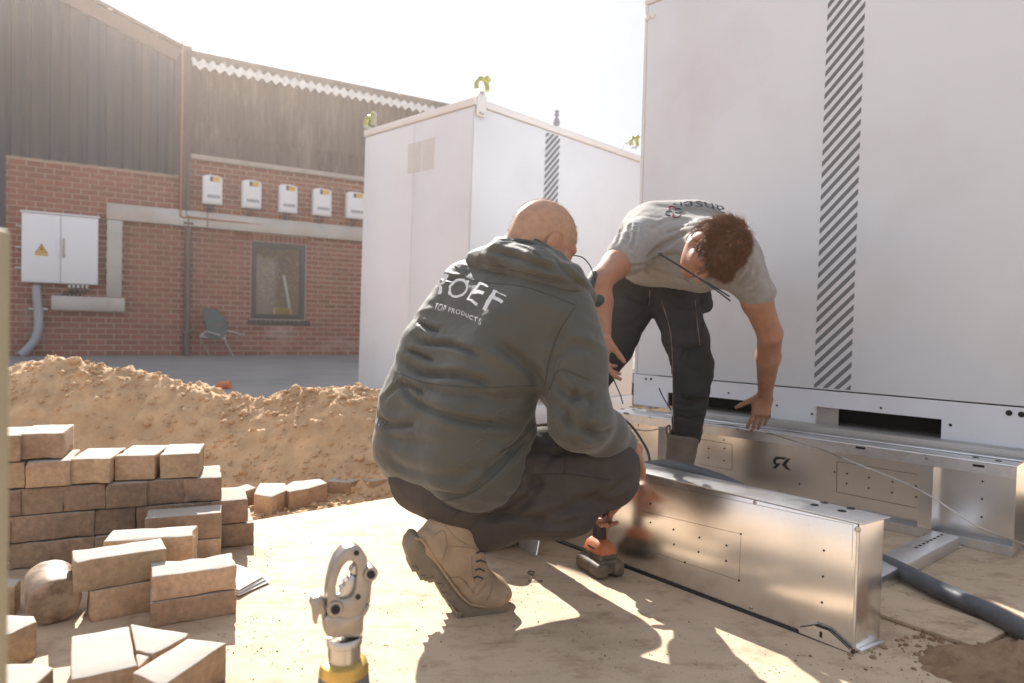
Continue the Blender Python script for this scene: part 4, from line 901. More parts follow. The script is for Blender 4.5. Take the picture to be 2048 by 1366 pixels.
for (x, y, r) in ((1742, 1057, .006), (1733, 1271, .006), (1757, 1192, .003)): MB().disc(EP(x, y), pe, r, .0012).build('hole', M['hole'], fp)
def pgroove(pts):
    mb = MB(); pts = [PPp(x, y) for x, y in pts]
    for a, b in zip(pts[:-1], pts[1:]): mb.tube([a, b], .0006, 5)
    mb.build('panel_seam', M['tooldark'], fp)
pgroove(((1278, 1021), (1482, 1068), (1478, 1161), (1277, 1095))); pgroove(((1290, 963), (1706, 1050), (1704, 1120)))

# perforated channel bar lying between the two sections
ca, cb = Gp(1738, 1197), Gp(1918, 1098); cd = nrm(cb - ca); cn_ = np.array([cd[1], -cd[0], 0]); cn_ = cn_ if cn_[0] < 0 else -cn_
ca = ca - cd * .25; LC = np.linalg.norm(cb - ca); bar = empty('channel_bar', ca, 'perforated galvanised channel bar lying on the slab between the two metal sections', 'channel bar')
cw, chh = .085, .045
MB().box(ca, cd * LC, cn_ * cw, zv * chh).build('channel', M['galv_top'], bar, bevel=.004)
for q in range(8):
    c = ca + cd * (LC - .04 - q * .034) + cn_ * (cw * .55) + zv * (chh + .0002); MB().box(c - cn_ * .004, cn_ * .008, cd * .014, zv * .0008).build('slot', M['hole'], bar)
MB().box(ca + cd * (LC + .001) + zv * .002, cd * .03, cn_ * cw, zv * .003).build('end_tab', M['galv_top'], bar)

# thick dark hose arching behind the front section and out to the right
hp = [U(1262, 955, 2.40), U(1290, 938, 2.40), U(1340, 935, 2.36), U(1400, 949, 2.30), U(1460, 971, 2.24), U(1540, 1012, 2.17), U(1620, 1056, 2.12)]
hz = [Gp(1700, 1095, .035), Gp(1800, 1140, .032), Gp(1880, 1180, .03), Gp(1960, 1216, .03), Gp(2060, 1268, .03), Gp(2200, 1345, .03)]
tag(MB().tube(smooth_path(hp + hz, 8), .026, 16).build('hose', M['hose'], smooth=True), 'thick dark grey hose arching behind the front metal section and along the slab', 'hose')
# cables
def cable(name, pts, r, m_, label, cat): tag(MB().tube(smooth_path(pts, 8), r, 8).build(name, m_, smooth=True), label, cat)
cable('black_cable', [U(1210, 824, 3.3), U(1240, 834, 3.2), U(1262, 851, 3.1), U(1283, 880, 3.0), U(1296, 905, 2.9), U(1300, 930, 2.8), U(1302, 990, 2.75)], .0055, M['black'], 'black cable hanging from the left end of the foundation frame', 'cable')
cable('grey_cable', [U(1228, 842, 3.2), U(1265, 857, 3.1), U(1300, 861, 3.15), U(1345, 851, 3.25), U(1390, 846, 3.2), U(1440, 848, 3.1), U(1485, 854, 3.02), U(1505, 858, 2.93), U(1535, 866, 2.9), U(1590, 882, 2.78), U(1640, 897, 2.68), U(1690, 918, 2.55), U(1745, 940, 2.45), U(1800, 962, 2.38), U(1860, 992, 2.3), U(1910, 1025, 2.24), U(1960, 1055, 2.2), U(2010, 1075, 2.2), U(2080, 1100, 2.25)], .0030, M['steel'], 'thin silver cable sagging from the standing man\'s hand across the frame', 'cable')
cable('cable_tie', [U(1222, 745, 2.46), U(1232, 770, 2.46), U(1240, 788, 2.46), U(1246, 808, 2.46)], .0022, M['dark'], 'thin dark cable tie hanging from the standing man\'s lower right hand', 'cable tie')
cable('wire_end', [U(1318, 776, 3.3), U(1324, 790, 3.3), U(1333, 806, 3.3), U(1343, 820, 3.3)], .0028, M['black'], 'short black wire end sticking up beside the standing man\'s knee', 'wire')
ring = [Gp(1062, 1147) + np.array([.010 * math.cos(t), .014 * math.sin(t), .003]) for t in np.linspace(0, 5.6, 14)] + [Gp(1058, 1162, .003), Gp(1085, 1162, .003)]
tag(MB().tube(ring, .0018, 6).build('wire_loop', M['tooldark'], smooth=True), 'small bent wire loop lying on the sunlit slab beside the boot', 'wire')
# small bent bracket on the slab behind the squatting man's boot
bb = [Gp(1037, 1094), Gp(1072, 1110), Gp(1092, 1072)]
sb = empty('metal_bracket', bb[0], 'small bent galvanised bracket standing on the slab by the section\'s far end', 'bracket')
MB().prism([bb[0], bb[1], bb[1] + np.array([.015, .02, .085]), bb[0] + np.array([.01, .02, .085])], (.004, .004, 0)).build('plate', M['galv_top'], sb)
MB().prism([bb[0], bb[1], bb[1] + np.array([-.01, -.02, 0.001]), bb[0] + np.array([-.01, -.02, .001])], (0, 0, .003)).build('foot', M['galv_top'], sb)
MB().prism([bb[1], bb[2], bb[2] + np.array([0, 0, .085]), bb[1] + np.array([.015, .02, .085])], (.003, -.002, 0)).build('side', M['galv'], sb)
# bolt standing on the slab
bz = Gp(1800, 1108); bo = empty('loose_bolt', bz, 'short loose bolt lying on the slab beyond the hose', 'bolt')
MB().tube([bz + np.array([0, 0, .008]), bz + np.array([.012, .004, .02])], .010, 6).build('head', M['cast'], bo); MB().tube([bz + np.array([-.02, -.004, .006]), bz + np.array([0, 0, .008])], .005, 8).build('shank', M['cast'], bo)

# ================================================================== PAVERS
pv = []
def paver_mesh(L, Wd, H, seed, nbev=.0032):
    bm = bmesh.new(); bmesh.ops.create_cube(bm, size=1)
    for v in bm.verts: v.co = Vector((v.co.x * L, v.co.y * Wd, (v.co.z + .5) * H))
    bmesh.ops.bevel(bm, geom=bm.edges[:], offset=nbev, segments=2, profile=.5, affect='EDGES')
    bmesh.ops.subdivide_edges(bm, edges=[e for e in bm.edges if e.calc_length() > .05], cuts=5, use_grid_fill=True)
    me = bpy.data.meshes.new('paver'); bm.to_mesh(me); bm.free(); n = len(me.vertices); co = np.zeros(n * 3); me.vertices.foreach_get('co', co); co = co.reshape(-1, 3)
    d = np.stack([fbm(co * 22 + seed * 7.3 + q * 31, 3, 5 + q) for q in range(3)], 1) * .0045
    edge = ((np.abs(np.abs(co[:, 0]) - L / 2) < .008).astype(int) + (np.abs(np.abs(co[:, 1]) - Wd / 2) < .008) + (np.minimum(co[:, 2], H - co[:, 2]) < .008)) >= 2
    chip = np.clip(vnoise(co * 55 + seed * 3.1, 9) - .6, 0, 1) * .024 * edge
    c = np.array([0, 0, H / 2]); co = co + d - chip[:, None] * (co - c) / np.linalg.norm(co - c, axis=1)[:, None]; co[:, 2] = np.maximum(co[:, 2], 0.0005)
    me.vertices.foreach_set('co', co.ravel()); me.polygons.foreach_set('use_smooth', [True] * len(me.polygons)); me.materials.append(M['paver']); me.update()
    try: me.set_sharp_from_angle(angle=R(50))
    except Exception: pass
    return me
PG = 'concrete pavers stacked and lying on the slab'
def paver(c, ang, L, Wd, H, label, seed=None, tilt=(0, 0), me=None, group=PG):
    me = me or paver_mesh(L, Wd, H, seed if seed is not None else random.random() * 99)
    o = bpy.data.objects.new('paver', me); C.objects.link(o); o.location = Vector([float(q) for q in c]); o.rotation_euler = (tilt[0], tilt[1], ang)
    return tag(o, label, 'paver', group)
wd0 = np.array([-1.47, 2.01, 0]); wd1 = np.array([-.905, 2.27, 0]); sdir = nrm(wd1 - wd0); sang = math.atan2(sdir[1], sdir[0]); sback = np.array([-sdir[1], sdir[0], 0])
WLn = np.linalg.norm(wd1 - wd0)
meshes = [paver_mesh(.1145, .195, .0775, q) for q in range(7)]
for m_ in meshes: pass
meshes_shaded = [m_.copy() for m_ in meshes]
for m_ in meshes_shaded: m_.materials[0] = M['paver_shaded']
rown = ['bottom', 'second', 'third', 'fourth', 'top']
# row: (level, right end distance along the wall line, number of pavers)
rowspec = [(0, WLn + .012, 6, 0), (1, WLn - .005, 6, 0), (2, WLn - .115, 6, 0), (3, None, 0, 0), (4, None, 0, 0)]
SP = .1285
def wall_paver(u, lev, dy, lab, jit=0.0, me=None):
    c = wd0 + sdir * u + sback * (.0975 + dy) + zv * (lev * .0815)
    paver(c, sang + jit, .124, .195, .078, lab, me=(meshes_shaded if lev < 3 else meshes)[int(abs(u * 37 + lev * 5)) % 7])
ordn = ['first', 'second', 'third', 'fourth', 'fifth', 'sixth', 'seventh']
def srow(lev, px_list, y, dys=None):
    """centres given by the pixel of each front face's middle"""
    for i, px in enumerate(px_list):
        p = Pl(px, y, wd0, sback); u = (p - wd0).dot(sdir)
        k = len(px_list) - i
        lab = ['dim paver', 'grey brown paver'][0 if lev < 3 else 1] + (' at the right end of the %s row of the stack' % rown[lev] if k == 1 else ', %s from the right in the %s row of the stack' % (ordn[k - 1], rown[lev]))
        wall_paver(u, lev, (dys[i] if dys else random.uniform(-.006, .006)), lab, random.uniform(-.02, .02))
srow(0, [-45, 60, 146, 232, 318, 400, 470], 1130)
srow(1, [-25, 57, 146, 230, 313, 388, 458], 1070)
srow(2, [-5, 82, 170, 254, 331, 405], 1010)
# fourth level: left one pulled forward, three more turned a little with sunlit tops
def pav_top(px_l, px_r, py_b, z, label, jit=0.0, L=.124, back=.195, dy=0.0):
    a = Pl(px_l, py_b, wd0 + sback * dy, sback); b = Pl(px_r, py_b, wd0 + sback * dy, sback); u = ((a + b) / 2 - wd0).dot(sdir)
    c = wd0 + sdir * u + sback * (.0975 + dy) + zv * z
    paver(c, sang + jit, L, back, .078, label, me=meshes[int(px_l) % 7])
pav_top(49, 141, 993, .245, 'grey brown paver right under the top left block of the stack', dy=-.01)
pav_top(-40, 45, 995, .245, 'paver in the fourth row cut off by the left post')
pav_top(143, 233, 975, .245, 'paver with sunlit top in the fourth row, left of the three higher set ones', jit=-.14, dy=-.005)
pav_top(237, 325, 963, .245, 'paver with sunlit top in the fourth row, in the middle of three', jit=-.18, dy=.01)
pav_top(327, 402, 952, .245, 'paver with sunlit top at the right end of the fourth row', jit=-.10, dy=.0)
pav_top(38, 124, 926, .3265, 'topmost paver of the stack with bright sunlit top', jit=-.02, dy=.01)
pav_top(-50, 36, 934, .3265, 'topmost paver at the far left, half hidden by the blurred post', dy=-.01)
# stretchers in front
def stretcher(p_l, p_r, Wd, H, z, label, ext=0.0):
    """front lower edge from p_l to p_r (ground points)"""
    d = p_r - p_l; L = np.linalg.norm(d) + ext; d = nrm(d); b = np.array([-d[1], d[0], 0])
    c = p_l + d * (L / 2) + b * (Wd / 2) + zv * z; paver(c, math.atan2(d[1], d[0]), L - .003, Wd, H - .002, label)
F1l, F1r = Gp(299, 1257), Gp(474, 1227)
stretcher(F1l, F1r, .112, .064, .0, 'lower of the two long pavers stacked nearest the crimping tool'); stretcher(F1l + np.array([.002, .001, 0]), F1r, .112, .064, .0642, 'upper of the two long pavers stacked nearest the crimping tool')
F2l, F2r = Gp(178, 1246), Gp(385, 1205); d2 = nrm(F2r - F2l)
stretcher(F2l, F2l + d2 * .205, .10, .08, 0, 'shaded long paver under the sunlit one beside the round brown stone'); stretcher(F2l - d2 * .035, F2l + d2 * .175, .10, .08, .0805, 'sunlit long paver resting on another beside the round brown stone')
F3l = Gp(205, 1082, .16); F3r = Gp(387, 1070, .16); F3l = F3l * [1, 1, 0]; F3r = F3r * [1, 1, 0]
stretcher(F3l, F3r, .105, .08, .08, 'long paver third from the front with half its top in the sun'); stretcher(F3l, F3r, .105, .08, 0, 'long paver hidden low under the third one from the front')
F4l = Gp(288, 1036, .16) * [1, 1, 0]; F4r = Gp(444, 1024, .16) * [1, 1, 0]
stretcher(F4l, F4r, .105, .08, .08, 'long paver leaning on the stack front with a small sunlit patch'); stretcher(F4l, F4r, .105, .08, 0, 'long paver at slab level against the front of the stack')
# foreground group
def flat(pts, z, H, label, name='paver'):
    q = [Gp(x, y, z + H) for x, y in pts]; mb = MB(); mb.prism([p - zv * (H) for p in q], zv * H)
    me = mesh(mb.v, mb.f); bm = bmesh.new(); bm.from_mesh(me); bmesh.ops.bevel(bm, geom=bm.edges[:], offset=.0035, segments=2, profile=.5, affect='EDGES')
    bmesh.ops.triangulate(bm, faces=[f for f in bm.faces if len(f.verts) > 4]); bmesh.ops.subdivide_edges(bm, edges=[e for e in bm.edges if e.calc_length() > .03], cuts=3)
    bmesh.ops.triangulate(bm, faces=bm.faces[:])
    co = np.array([v.co[:] for v in bm.verts]); d = np.stack([fbm(co * 24 + q_ * 31, 3, 5 + q_) for q_ in range(3)], 1) * .0045
    for v, dd in zip(bm.verts, d): v.co += Vector(dd.tolist())
    bm.to_mesh(me); bm.free(); o = link(name, me, M['paver'], smooth=True)
    try: me.set_sharp_from_angle(angle=R(45))
    except Exception: pass
    return tag(o, label, 'paver', PG)
flat(((142, 1272), (257, 1252), (274, 1331), (141, 1360)), 0, .08, 'paver lying flat at the bottom edge, fully sunlit, left of the broken pieces')
flat(((260, 1247), (378, 1266), (371, 1274), (306, 1308), (271, 1300)), 0, .075, 'broken wedge of paver between the two flat foreground pavers')
flat(((272, 1306), (303, 1310), (275, 1336)), 0, .07, 'small broken paver corner under the wedge piece')
flat(((375, 1276), (454, 1284), (326, 1372), (264, 1345)), 0, .08, 'long flat paver at the bottom edge pointing to the crimping tool')
flat(((-8, 1228), (68, 1230), (73, 1243), (24, 1266), (-10, 1276)), 0, .08, 'sunlit paver beside the left post, below the round stone')
flat(((-12, 1328), (80, 1326), (108, 1334), (60, 1378), (-12, 1382)), 0, .08, 'paver in the bottom left corner of the picture')
flat(((-12, 1160), (14, 1156), (42, 1158), (30, 1172), (-12, 1176)), 0, .075, 'dim small paver between the stack and the left post')
# pavers in the trench beyond the slab
def tp(pts, z, H, label): return flat(pts, z, H, label)
tp(((463, 977), (495, 968), (513, 975), (470, 990)), -.07, .075, 'half buried paver at the left end of the trench')
tp(((512, 978), (520, 966), (570, 966), (578, 978), (543, 994), (508, 988)), -.075, .09, 'tilted paver in the trench with rubble on it')
tp(((565, 975), (585, 963), (640, 957), (655, 966), (620, 976), (578, 984)), -.07, .085, 'pale paver lying across in the trench')
tp(((652, 962), (665, 953), (715, 950), (722, 958), (700, 965)), -.07, .07, 'paver in the trench right of the pale one')
tp(((720, 957), (730, 949), (790, 946), (800, 955), (745, 962)), -.07, .07, 'paver in the trench next to the squatting man\'s back')
def p_tr(rg):
    px = rg.uniform(470, 800); p = Gp(px, rg.uniform(945, 1030)); p[1] = max(p[1], e0[1] + (p[0] - e0[0]) * ed[1] / ed[0] + .02); p[2] = zat(p[0], p[1]) + .006; return p
tag(rocks('rubble', 420, p_tr, lambda r: .004 + .02 * r.random() ** 2.2, M['soil'], 8), 'rubble and soil lumps in the trench beyond the slab', kind='stuff')

# round worn stone leaning against the stack
sc = U(104, 1163, 1.70); sc[2] = .088
sf = SDF(sc - .16, sc + .16, .005); axs = nrm([.62, -.70, -.18])
sf.cap(sc - axs * .050, sc + axs * .05, .050, .050, .01); sf.rbox(sc, (.075, .054, .058), np.array([axs, nrm(np.cross(axs, zv)), nrm(np.cross(np.cross(axs, zv), axs))]), .040, .02); sf.cut(sc + axs * .055, axs)
V, Fa = sf.mesh(); V = smooth_v(V, Fa, 3); V = V + normals_v(V, Fa) * (fbm(V * 30, 3, 2) * .006)[:, None]; V[:, 2] -= V[:, 2].min() - .001
tag(np_obj('round_stone', V, Fa, M['stonebrown'], None), 'round worn brown stone leaning against the paver stack', 'stone')
# sheets of card
for q, (z, lab) in enumerate(((.004, 'lowest white card sheet beside the nearest stacked pavers'), (.010, 'middle white card sheet beside the nearest stacked pavers'), (.017, 'uppermost white card sheet beside the nearest stacked pavers'))):
    k = q * 4; pts = [Gp(440, 1130 - k, z), Gp(480, 1140 - k, z), Gp(540 - 5 * q, 1158 + 6 - k * 1.6, z), Gp(478, 1192 - k * 1.4, z), Gp(440, 1180 - k, z)]
    tag(MB().prism(pts, zv * .0022).build('card_sheet', M['paper'], bevel=.0005), lab, 'card sheet', 'white card sheets')
# blurred post at the left edge
pb = U(0, 1366, .62); ptop = U(-8, 455, .62); post = empty('timber_post', (pb[0] - .02, pb[1], 0), 'blurred pale timber post at the left edge, very close to the camera', 'post')
MB().box((ptop[0] - .052, .60, 0), (.052, 0, 0), (0, .04, 0), (0, 0, ptop[2])).build('shaft', M['wood'], post, bevel=.004)
kk = U(6, 625, .6); MB().lathe((kk[0] - .0095, .598, kk[2]), (0, -1, 0), [(0, .007), (.004, .007), (.006, .003)], 12).build('screw', M['steel'], post)
# ================================================================== PEOPLE
def frame(f, u):
    f = nrm(f); u = np.asarray(u, float); u = nrm(u - f * f.dot(u)); return f, u, np.cross(f, u)      # forward, up, own right side
def head(sf, c, f, u, s, k=.012):
    P_ = lambda a, b, d: c + f * a + u * b + s * d
    A = np.array([s, f, u])
    sf.ell(P_(-.012, .025, 0), (.075, .096, .088), A, .02); sf.ell(P_(.028, -.035, 0), (.062, .064, .082), A, .03)
    for q in (-1, 1):
        sf.cap(P_(.058, -.092, 0), P_(-.005, -.052, q * .050), .024, .020, .022)
        sf.ell(P_(.052, -.022, q * .036), (.026, .026, .024), A, .02)                    # cheekbone
        sf.cap(P_(.083, .024, q * .012), P_(.070, .026, q * .045), .010, .010, .012)     # brow
    for q in (-1, 1): sf.ell(P_(.098, .004, q * .031), (.014, .012, .010), A, .010, 'c')
    for q in (-1, 1):
        sf.ell(P_(.073, .003, q * .031), (.0125, .0125, .0105), A, .004)
        sf.ell(P_(-.012, -.008, q * .078), (.008, .019, .031), A, .006); sf.ell(P_(-.006, -.006, q * .095), (.006, .010, .018), A, .004, 'c')
    sf.cap(P_(.088, .016, 0), P_(.112, -.026, 0), .007, .0115, .008)
    for q in (-1, 1): sf.ell(P_(.100, -.031, q * .012), (.008, .010, .007), A, .006)
    for z, r in ((-.053, .0062), (-.063, .0070)):
        for q in (-1, 1): sf.cap(P_(.091, z, 0), P_(.078, z + (.002 if z > -.06 else .004), q * .024), r, r * .6, .004)
    sf.ell(P_(.078, -.088, 0), (.022, .018, .016), A, .015)
def rot(v, ax, a):
    ax = nrm(ax); return v * math.cos(a) + np.cross(ax, v) * math.sin(a) + ax * ax.dot(v) * (1 - math.cos(a))
def hand(sf, w, d, pn, curls, spread=0.06, thumb=(.55, .75, .35), tcurl=.4, sc=1.0, side_sign=1):
    """w wrist, d towards the fingers, pn palm normal, side = towards the thumb"""
    d = nrm(d); pn = nrm(pn - d * d.dot(pn)); sd = np.cross(pn, d) * side_sign
    sf.rbox(w + d * .048 * sc, (.046 * sc, .038 * sc, .0135 * sc), np.array([d, sd, pn]), .013 * sc, .012)
    sf.cap(w - d * .02, w + d * .03 * sc, .025 * sc, .022 * sc, .02, flat=(pn, 1.35))
    sf.cap(w + d * .02 * sc + sd * .018 * sc + pn * .006, w + d * .055 * sc + sd * .030 * sc + pn * .010, .016 * sc, .013 * sc, .012)
    ln = (.93, 1.04, .98, .78); 
    for i in range(4):
        b = w + d * (.088 - (.004, 0, .003, .011)[i]) * sc + sd * (.029 - .0193 * i) * sc; dd = rot(d, pn, (i - 1.4) * -spread * side_sign); r = (.0088, .0092, .0087, .0077)[i] * sc
        axc = nrm(np.cross(dd, pn)); cur = curls[i]; p = b; ang = 0; sf.cap(w + d * .05 * sc + sd * (.024 - .016 * i) * sc, b, r * 1.05, r * 1.08, .006)
        for j, (L_, cf) in enumerate(((.046, 1.0), (.028, 1.15), (.021, .8))):
            ang += cur * cf; v = rot(dd, axc, ang) if np.dot(rot(dd, axc, .3), pn) > 0 else rot(dd, axc, -ang); q = p + v * L_ * ln[i] * sc
            sf.cap(p, q, r * (1 - .06 * j), r * (.95 - .08 * j), .0035); p = q
    t0 = w + d * .022 * sc + sd * .030 * sc + pn * .008; v = nrm(d * thumb[0] + sd * thumb[1] + pn * thumb[2]); t1 = t0 + v * .040 * sc
    v2 = nrm(v * (1 - tcurl * .4) + d * tcurl * .6 - sd * tcurl * .35 + pn * tcurl * .3); t2 = t1 + v2 * .031 * sc; v3 = nrm(v2 + pn * tcurl * .3 - sd * tcurl * .3); t3 = t2 + v3 * .024 * sc
    sf.cap(t0, t1, .0145 * sc, .0112 * sc, .010); sf.cap(t1, t2, .0108 * sc, .0098 * sc, .004); sf.cap(t2, t3, .0100 * sc, .0078 * sc, .004)
    return p
def folds(V, Fa, axis, amp, fs, fl, seed, region=None):
    """elongated soft wrinkles: high frequency fs along `axis`, low frequency fl across"""
    N = normals_v(V, Fa); a = nrm(axis); al = V @ a; rest = V - al[:, None] * a
    w = .05 * fbm(V * 6, 2, seed + 50)
    q = rest * fl + (al + w)[:, None] * a * fs; n = fbm(q, 3, seed); r = 1 - np.abs(n) * 7; r = np.clip(r, -1, 1)
    m = np.ones(len(V)) if region is None else region
    return V + N * ((r * amp + n * amp * 1.4) * m)[:, None]
def cloth(sf, name, material, parent, it=4, label=None, fold=(), crs=(), fine=0.0):
    V, Fa = sf.mesh(); V = smooth_v(V, Fa, it)
    for fo in fold: V = folds(V, Fa, *fo)
    if crs: V = creases(V, Fa, crs)
    if fine: V = V + normals_v(V, Fa) * (fbm(V * 45, 2, 3) * fine)[:, None]
    o = np_obj(name, V, Fa, material, parent, label); return o, V, Fa
def hair_strands(name, material, parent, pts, dirs, length, r, seg=4, droop=None, jitter=.25, seed=3):
    rg = np.random.default_rng(seed); n = len(pts); K = seg + 1; vs = np.zeros((n, K, 3, 3)); L = length * rg.uniform(.6, 1.25, n)[:, None]
    d = dirs + rg.normal(0, jitter, dirs.shape); d /= np.linalg.norm(d, axis=1)[:, None]; p = pts.copy(); bend = rg.normal(0, .14, (n, 3)) + (0 if droop is None else droop)
    ref = np.cross(d, rg.normal(size=(n, 3))); ref /= np.linalg.norm(ref, axis=1)[:, None]; ref2 = np.cross(d, ref)
    for k in range(K):
        rr = r * (1 - .85 * k / seg)
        for j in range(3):
            a = 2.094 * j; vs[:, k, j] = p + (ref * math.cos(a) + ref2 * math.sin(a)) * rr
        d = d + bend; d /= np.linalg.norm(d, axis=1)[:, None]; p = p + d * L / seg
    base = (np.arange(n) * K * 3)[:, None, None]; kk = np.arange(seg)[None, :, None] * 3; j = np.arange(3)[None, None, :]; j2 = (j + 1) % 3
    q = np.stack([base + kk + j, base + kk + j2, base + kk + 3 + j2, base + kk + 3 + j], -1).reshape(-1, 4)
    return np_obj(name, vs.reshape(-1, 3), q, material, parent)

# ------------------------------------------------------------------ squatting man
man1 = empty('person', (Gp(960, 1230)[0], 1.85, 0), 'person with shaved head squatting in a dark green jacket with white lettering and tan boots', 'person')
R1 = nrm([.64, -.74, -.20]); R0 = nrm([.66, -.75, -.03])
N1 = U(1050, 528, 1.90); c1 = U(1086, 487, 1.91); f1, u1, s1 = frame([.74, .42, -.52], [.40, .15, .9])
SH_R, EL_R, WR_R = U(1132, 624, 1.78), U(1160, 842, 1.71), U(1240, 886, 1.91)
SH_L, EL_L, WR_L = U(955, 600, 2.06), U(1140, 800, 2.26), U(1246, 984, 2.115)
HIPR, KNR = U(885, 945, 1.83), U(1198, 948, 1.86); HIPL, KNL = U(930, 940, 2.00), U(1085, 890, 2.23)
sf = SDF((-.42, 1.48, .02), (.50, 2.42, 1.14), .0042)
head(sf, c1, f1, u1, s1); sf.cap(N1 - u1 * .02, c1 - u1 * .05 - f1 * .02, .062, .056, .03)
tor = [U(893, 905, 1.90), U(915, 800, 1.90), U(955, 700, 1.90), U(1000, 625, 1.90), U(1035, 575, 1.90)]
for p, w, r in zip(tor, (.08, .08, .09, .10, .12), (.08, .075, .075, .065, .045)): sf.cap(p - R0 * w, p + R0 * w, r, r, .05)
for a, b in zip(tor[:-1], tor[1:]): sf.cap(a, b, .07, .06, .05)
sf.cap(tor[-1], N1, .05, .05, .03)
sf.chain([SH_R, EL_R, WR_R], [.048, .04, .028], .02); sf.chain([SH_L, EL_L, WR_L], [.048, .04, .027], .02)
sf.chain([HIPR, U(1195, 946, 1.86), U(1110, 998, 1.85), U(985, 1050, 1.82)], [.05, .04, .035, .03], .01); sf.chain([HIPL, KNL, U(1010, 1050, 2.36)], [.05, .035, .03], .01)
hand(sf, WR_R, U(1262, 897, 2.00) - WR_R, np.array([.3, .45, -.85]), (1.45, 1.45, 1.45, 1.4), thumb=(.6, .25, .7), sc=1.05)
DH = U(1203, 1024, 2.12)
hand(sf, WR_L, DH - WR_L + np.array([0, 0, .0]), np.array([-.35, -.6, -.70]), (.75, .8, .85, .9), sc=.95, side_sign=-1, thumb=(.6, .6, .5))
V, Fa = sf.mesh(); V = smooth_v(V, Fa, 1, .4); V = V + normals_v(V, Fa) * (fbm(V * 40, 3, 4) * .0015)[:, None]
np_obj('body', V, Fa, M['skin'], man1); BV, BF = V, Fa
# buzzed hair: thin cap on the skull plus stubble
hs = SDF(c1 - .15, c1 + .15, .004); A = np.array([s1, f1, u1])
hs.ell(c1 - f1 * .012 + u1 * .025, (.0772, .0982, .0902), A, .01); hs.ell(c1 - f1 * .045 - u1 * .035, (.060, .050, .055), A, .03)
hs.cut(c1 + f1 * .068, f1 * 1 - u1 * .45); hs.cut(c1 - u1 * .052, -u1 + f1 * .25)
for q in (-1, 1): hs.ell(c1 + s1 * q * .085 - u1 * .012 - f1 * .006, (.032, .026, .040), A, .006, 'c')
V, Fa = hs.mesh(); V = smooth_v(V, Fa, 1); hc = np_obj('hair', V, Fa, M['hair1'], man1)
Nn = normals_v(V, Fa); rg = np.random.default_rng(5); ix = rg.choice(len(V), 6000)
hair_strands('stubble', M['hair1'], hc, V[ix] + rg.normal(0, .002, (6000, 3)), Nn[ix] + np.array([.1, 0, -.2]), .0045, .00035, 2, jitter=.35)
# trousers
sf = SDF((-.48, 1.5, .08), (.50, 2.42, .70), .0065)
pc = U(893, 945, 1.90); sf.cap(pc - R0 * .085, pc + R0 * .085, .108, .108, .05); p2 = U(890, 972, 1.88); sf.cap(p2 - R0 * .08, p2 + R0 * .07, .098, .098, .05)
sf.cap(U(915, 950, 1.84), U(1205, 945, 1.86), .100, .088, .05); sf.cap(U(1200, 942, 1.86), U(1110, 996, 1.85), .086, .084, .05)
sf.cap(U(1205, 950, 1.87), U(1215, 940, 1.88), .080, .078, .04)
sf.cap(U(1110, 1005, 1.85), U(990, 1052, 1.82), .080, .052, .05); sf.cap(U(990, 1048, 1.82), U(966, 1066, 1.81), .050, .046, .03)
sf.cap(U(945, 930, 2.02), U(1088, 894, 2.22), .09, .060, .04); sf.cap(U(1088, 898, 2.23), U(1010, 1050, 2.36), .060, .050, .03)
sf.ell(U(1120, 1035, 1.80), (.09, .05, .045), k=.05)
crs = [(((1010, 905), (1070, 960), (1040, 1010), (960, 1040)), .010, .013), (((1240, 1000), (1140, 1020), (1050, 1050)), .010, .014), (((1150, 880), (1090, 930), (1080, 985)), .006, .010), (((1265, 950), (1220, 985), (1130, 1005)), .008, .012),
       (((960, 1035), (1020, 1030), (1110, 1050), (1190, 1030)), .008, .010), (((880, 1000), (940, 1010), (1040, 990)), .007, .012), (((1060, 900), (1130, 905), (1200, 895)), .005, .010), (((1180, 930), (1200, 970), (1175, 1010)), .005, .009), (((930, 950), (1000, 975), (1100, 960)), .006, .013)]
tr1, V, Fa = cloth(sf, 'trousers', M['trouser1'], man1, 5, fold=((np.array([.25, .1, 1]), .0045, 15, 4.5, 11),), crs=crs, fine=.002)
tb = bvh_of(V, Fa)
seam(tb, ((905, 1035), (940, 1000), (950, 960)), .0011, 'seam', M['kneepad'], tr1, .0005); seam(tb, ((1060, 950), (1130, 948), (1220, 960)), .0010, 'seam', M['kneepad'], tr1, .0005); seam(tb, ((1130, 890), (1128, 950)), .0010, 'seam', M['kneepad'], tr1, .0005)
# jacket
sf = SDF((-.50, 1.45, .16), (.50, 2.48, 1.10), .0056)
lv = [((893, 903), 1.90, .120, .137), ((903, 815), 1.90, .120, .130), ((938, 722), 1.90, .125, .122), ((975, 650), 1.90, .138, .104), ((1008, 598), 1.90, .142, .090)]
LP_ = []
for i, ((x, y), Y, w, r) in enumerate(lv):
    p = U(x, y, Y); t = i / 4; ax_ = nrm(R0 * (1 - t) + R1 * t); LP_.append((p - ax_ * w, p + ax_ * w, r)); sf.cap(p - ax_ * w, p + ax_ * w, r, r, .055)
for a, b in zip(LP_[:-1], LP_[1:]):
    sf.cap(a[0], b[0], a[2], b[2], .02); sf.cap(a[1], b[1], a[2], b[2], .02); pass
sf.chain([SH_R, (SH_R + EL_R) / 2 + np.array([.004, 0, 0]), EL_R], [.084, .079, .076], .045)
sf.chain([EL_R, (EL_R + WR_R) / 2, WR_R + (WR_R - EL_R) * .02], [.075, .064, .045], .03)
sf.chain([SH_L, EL_L, WR_L - (WR_L - EL_L) * .22], [.085, .068, .045], .04)
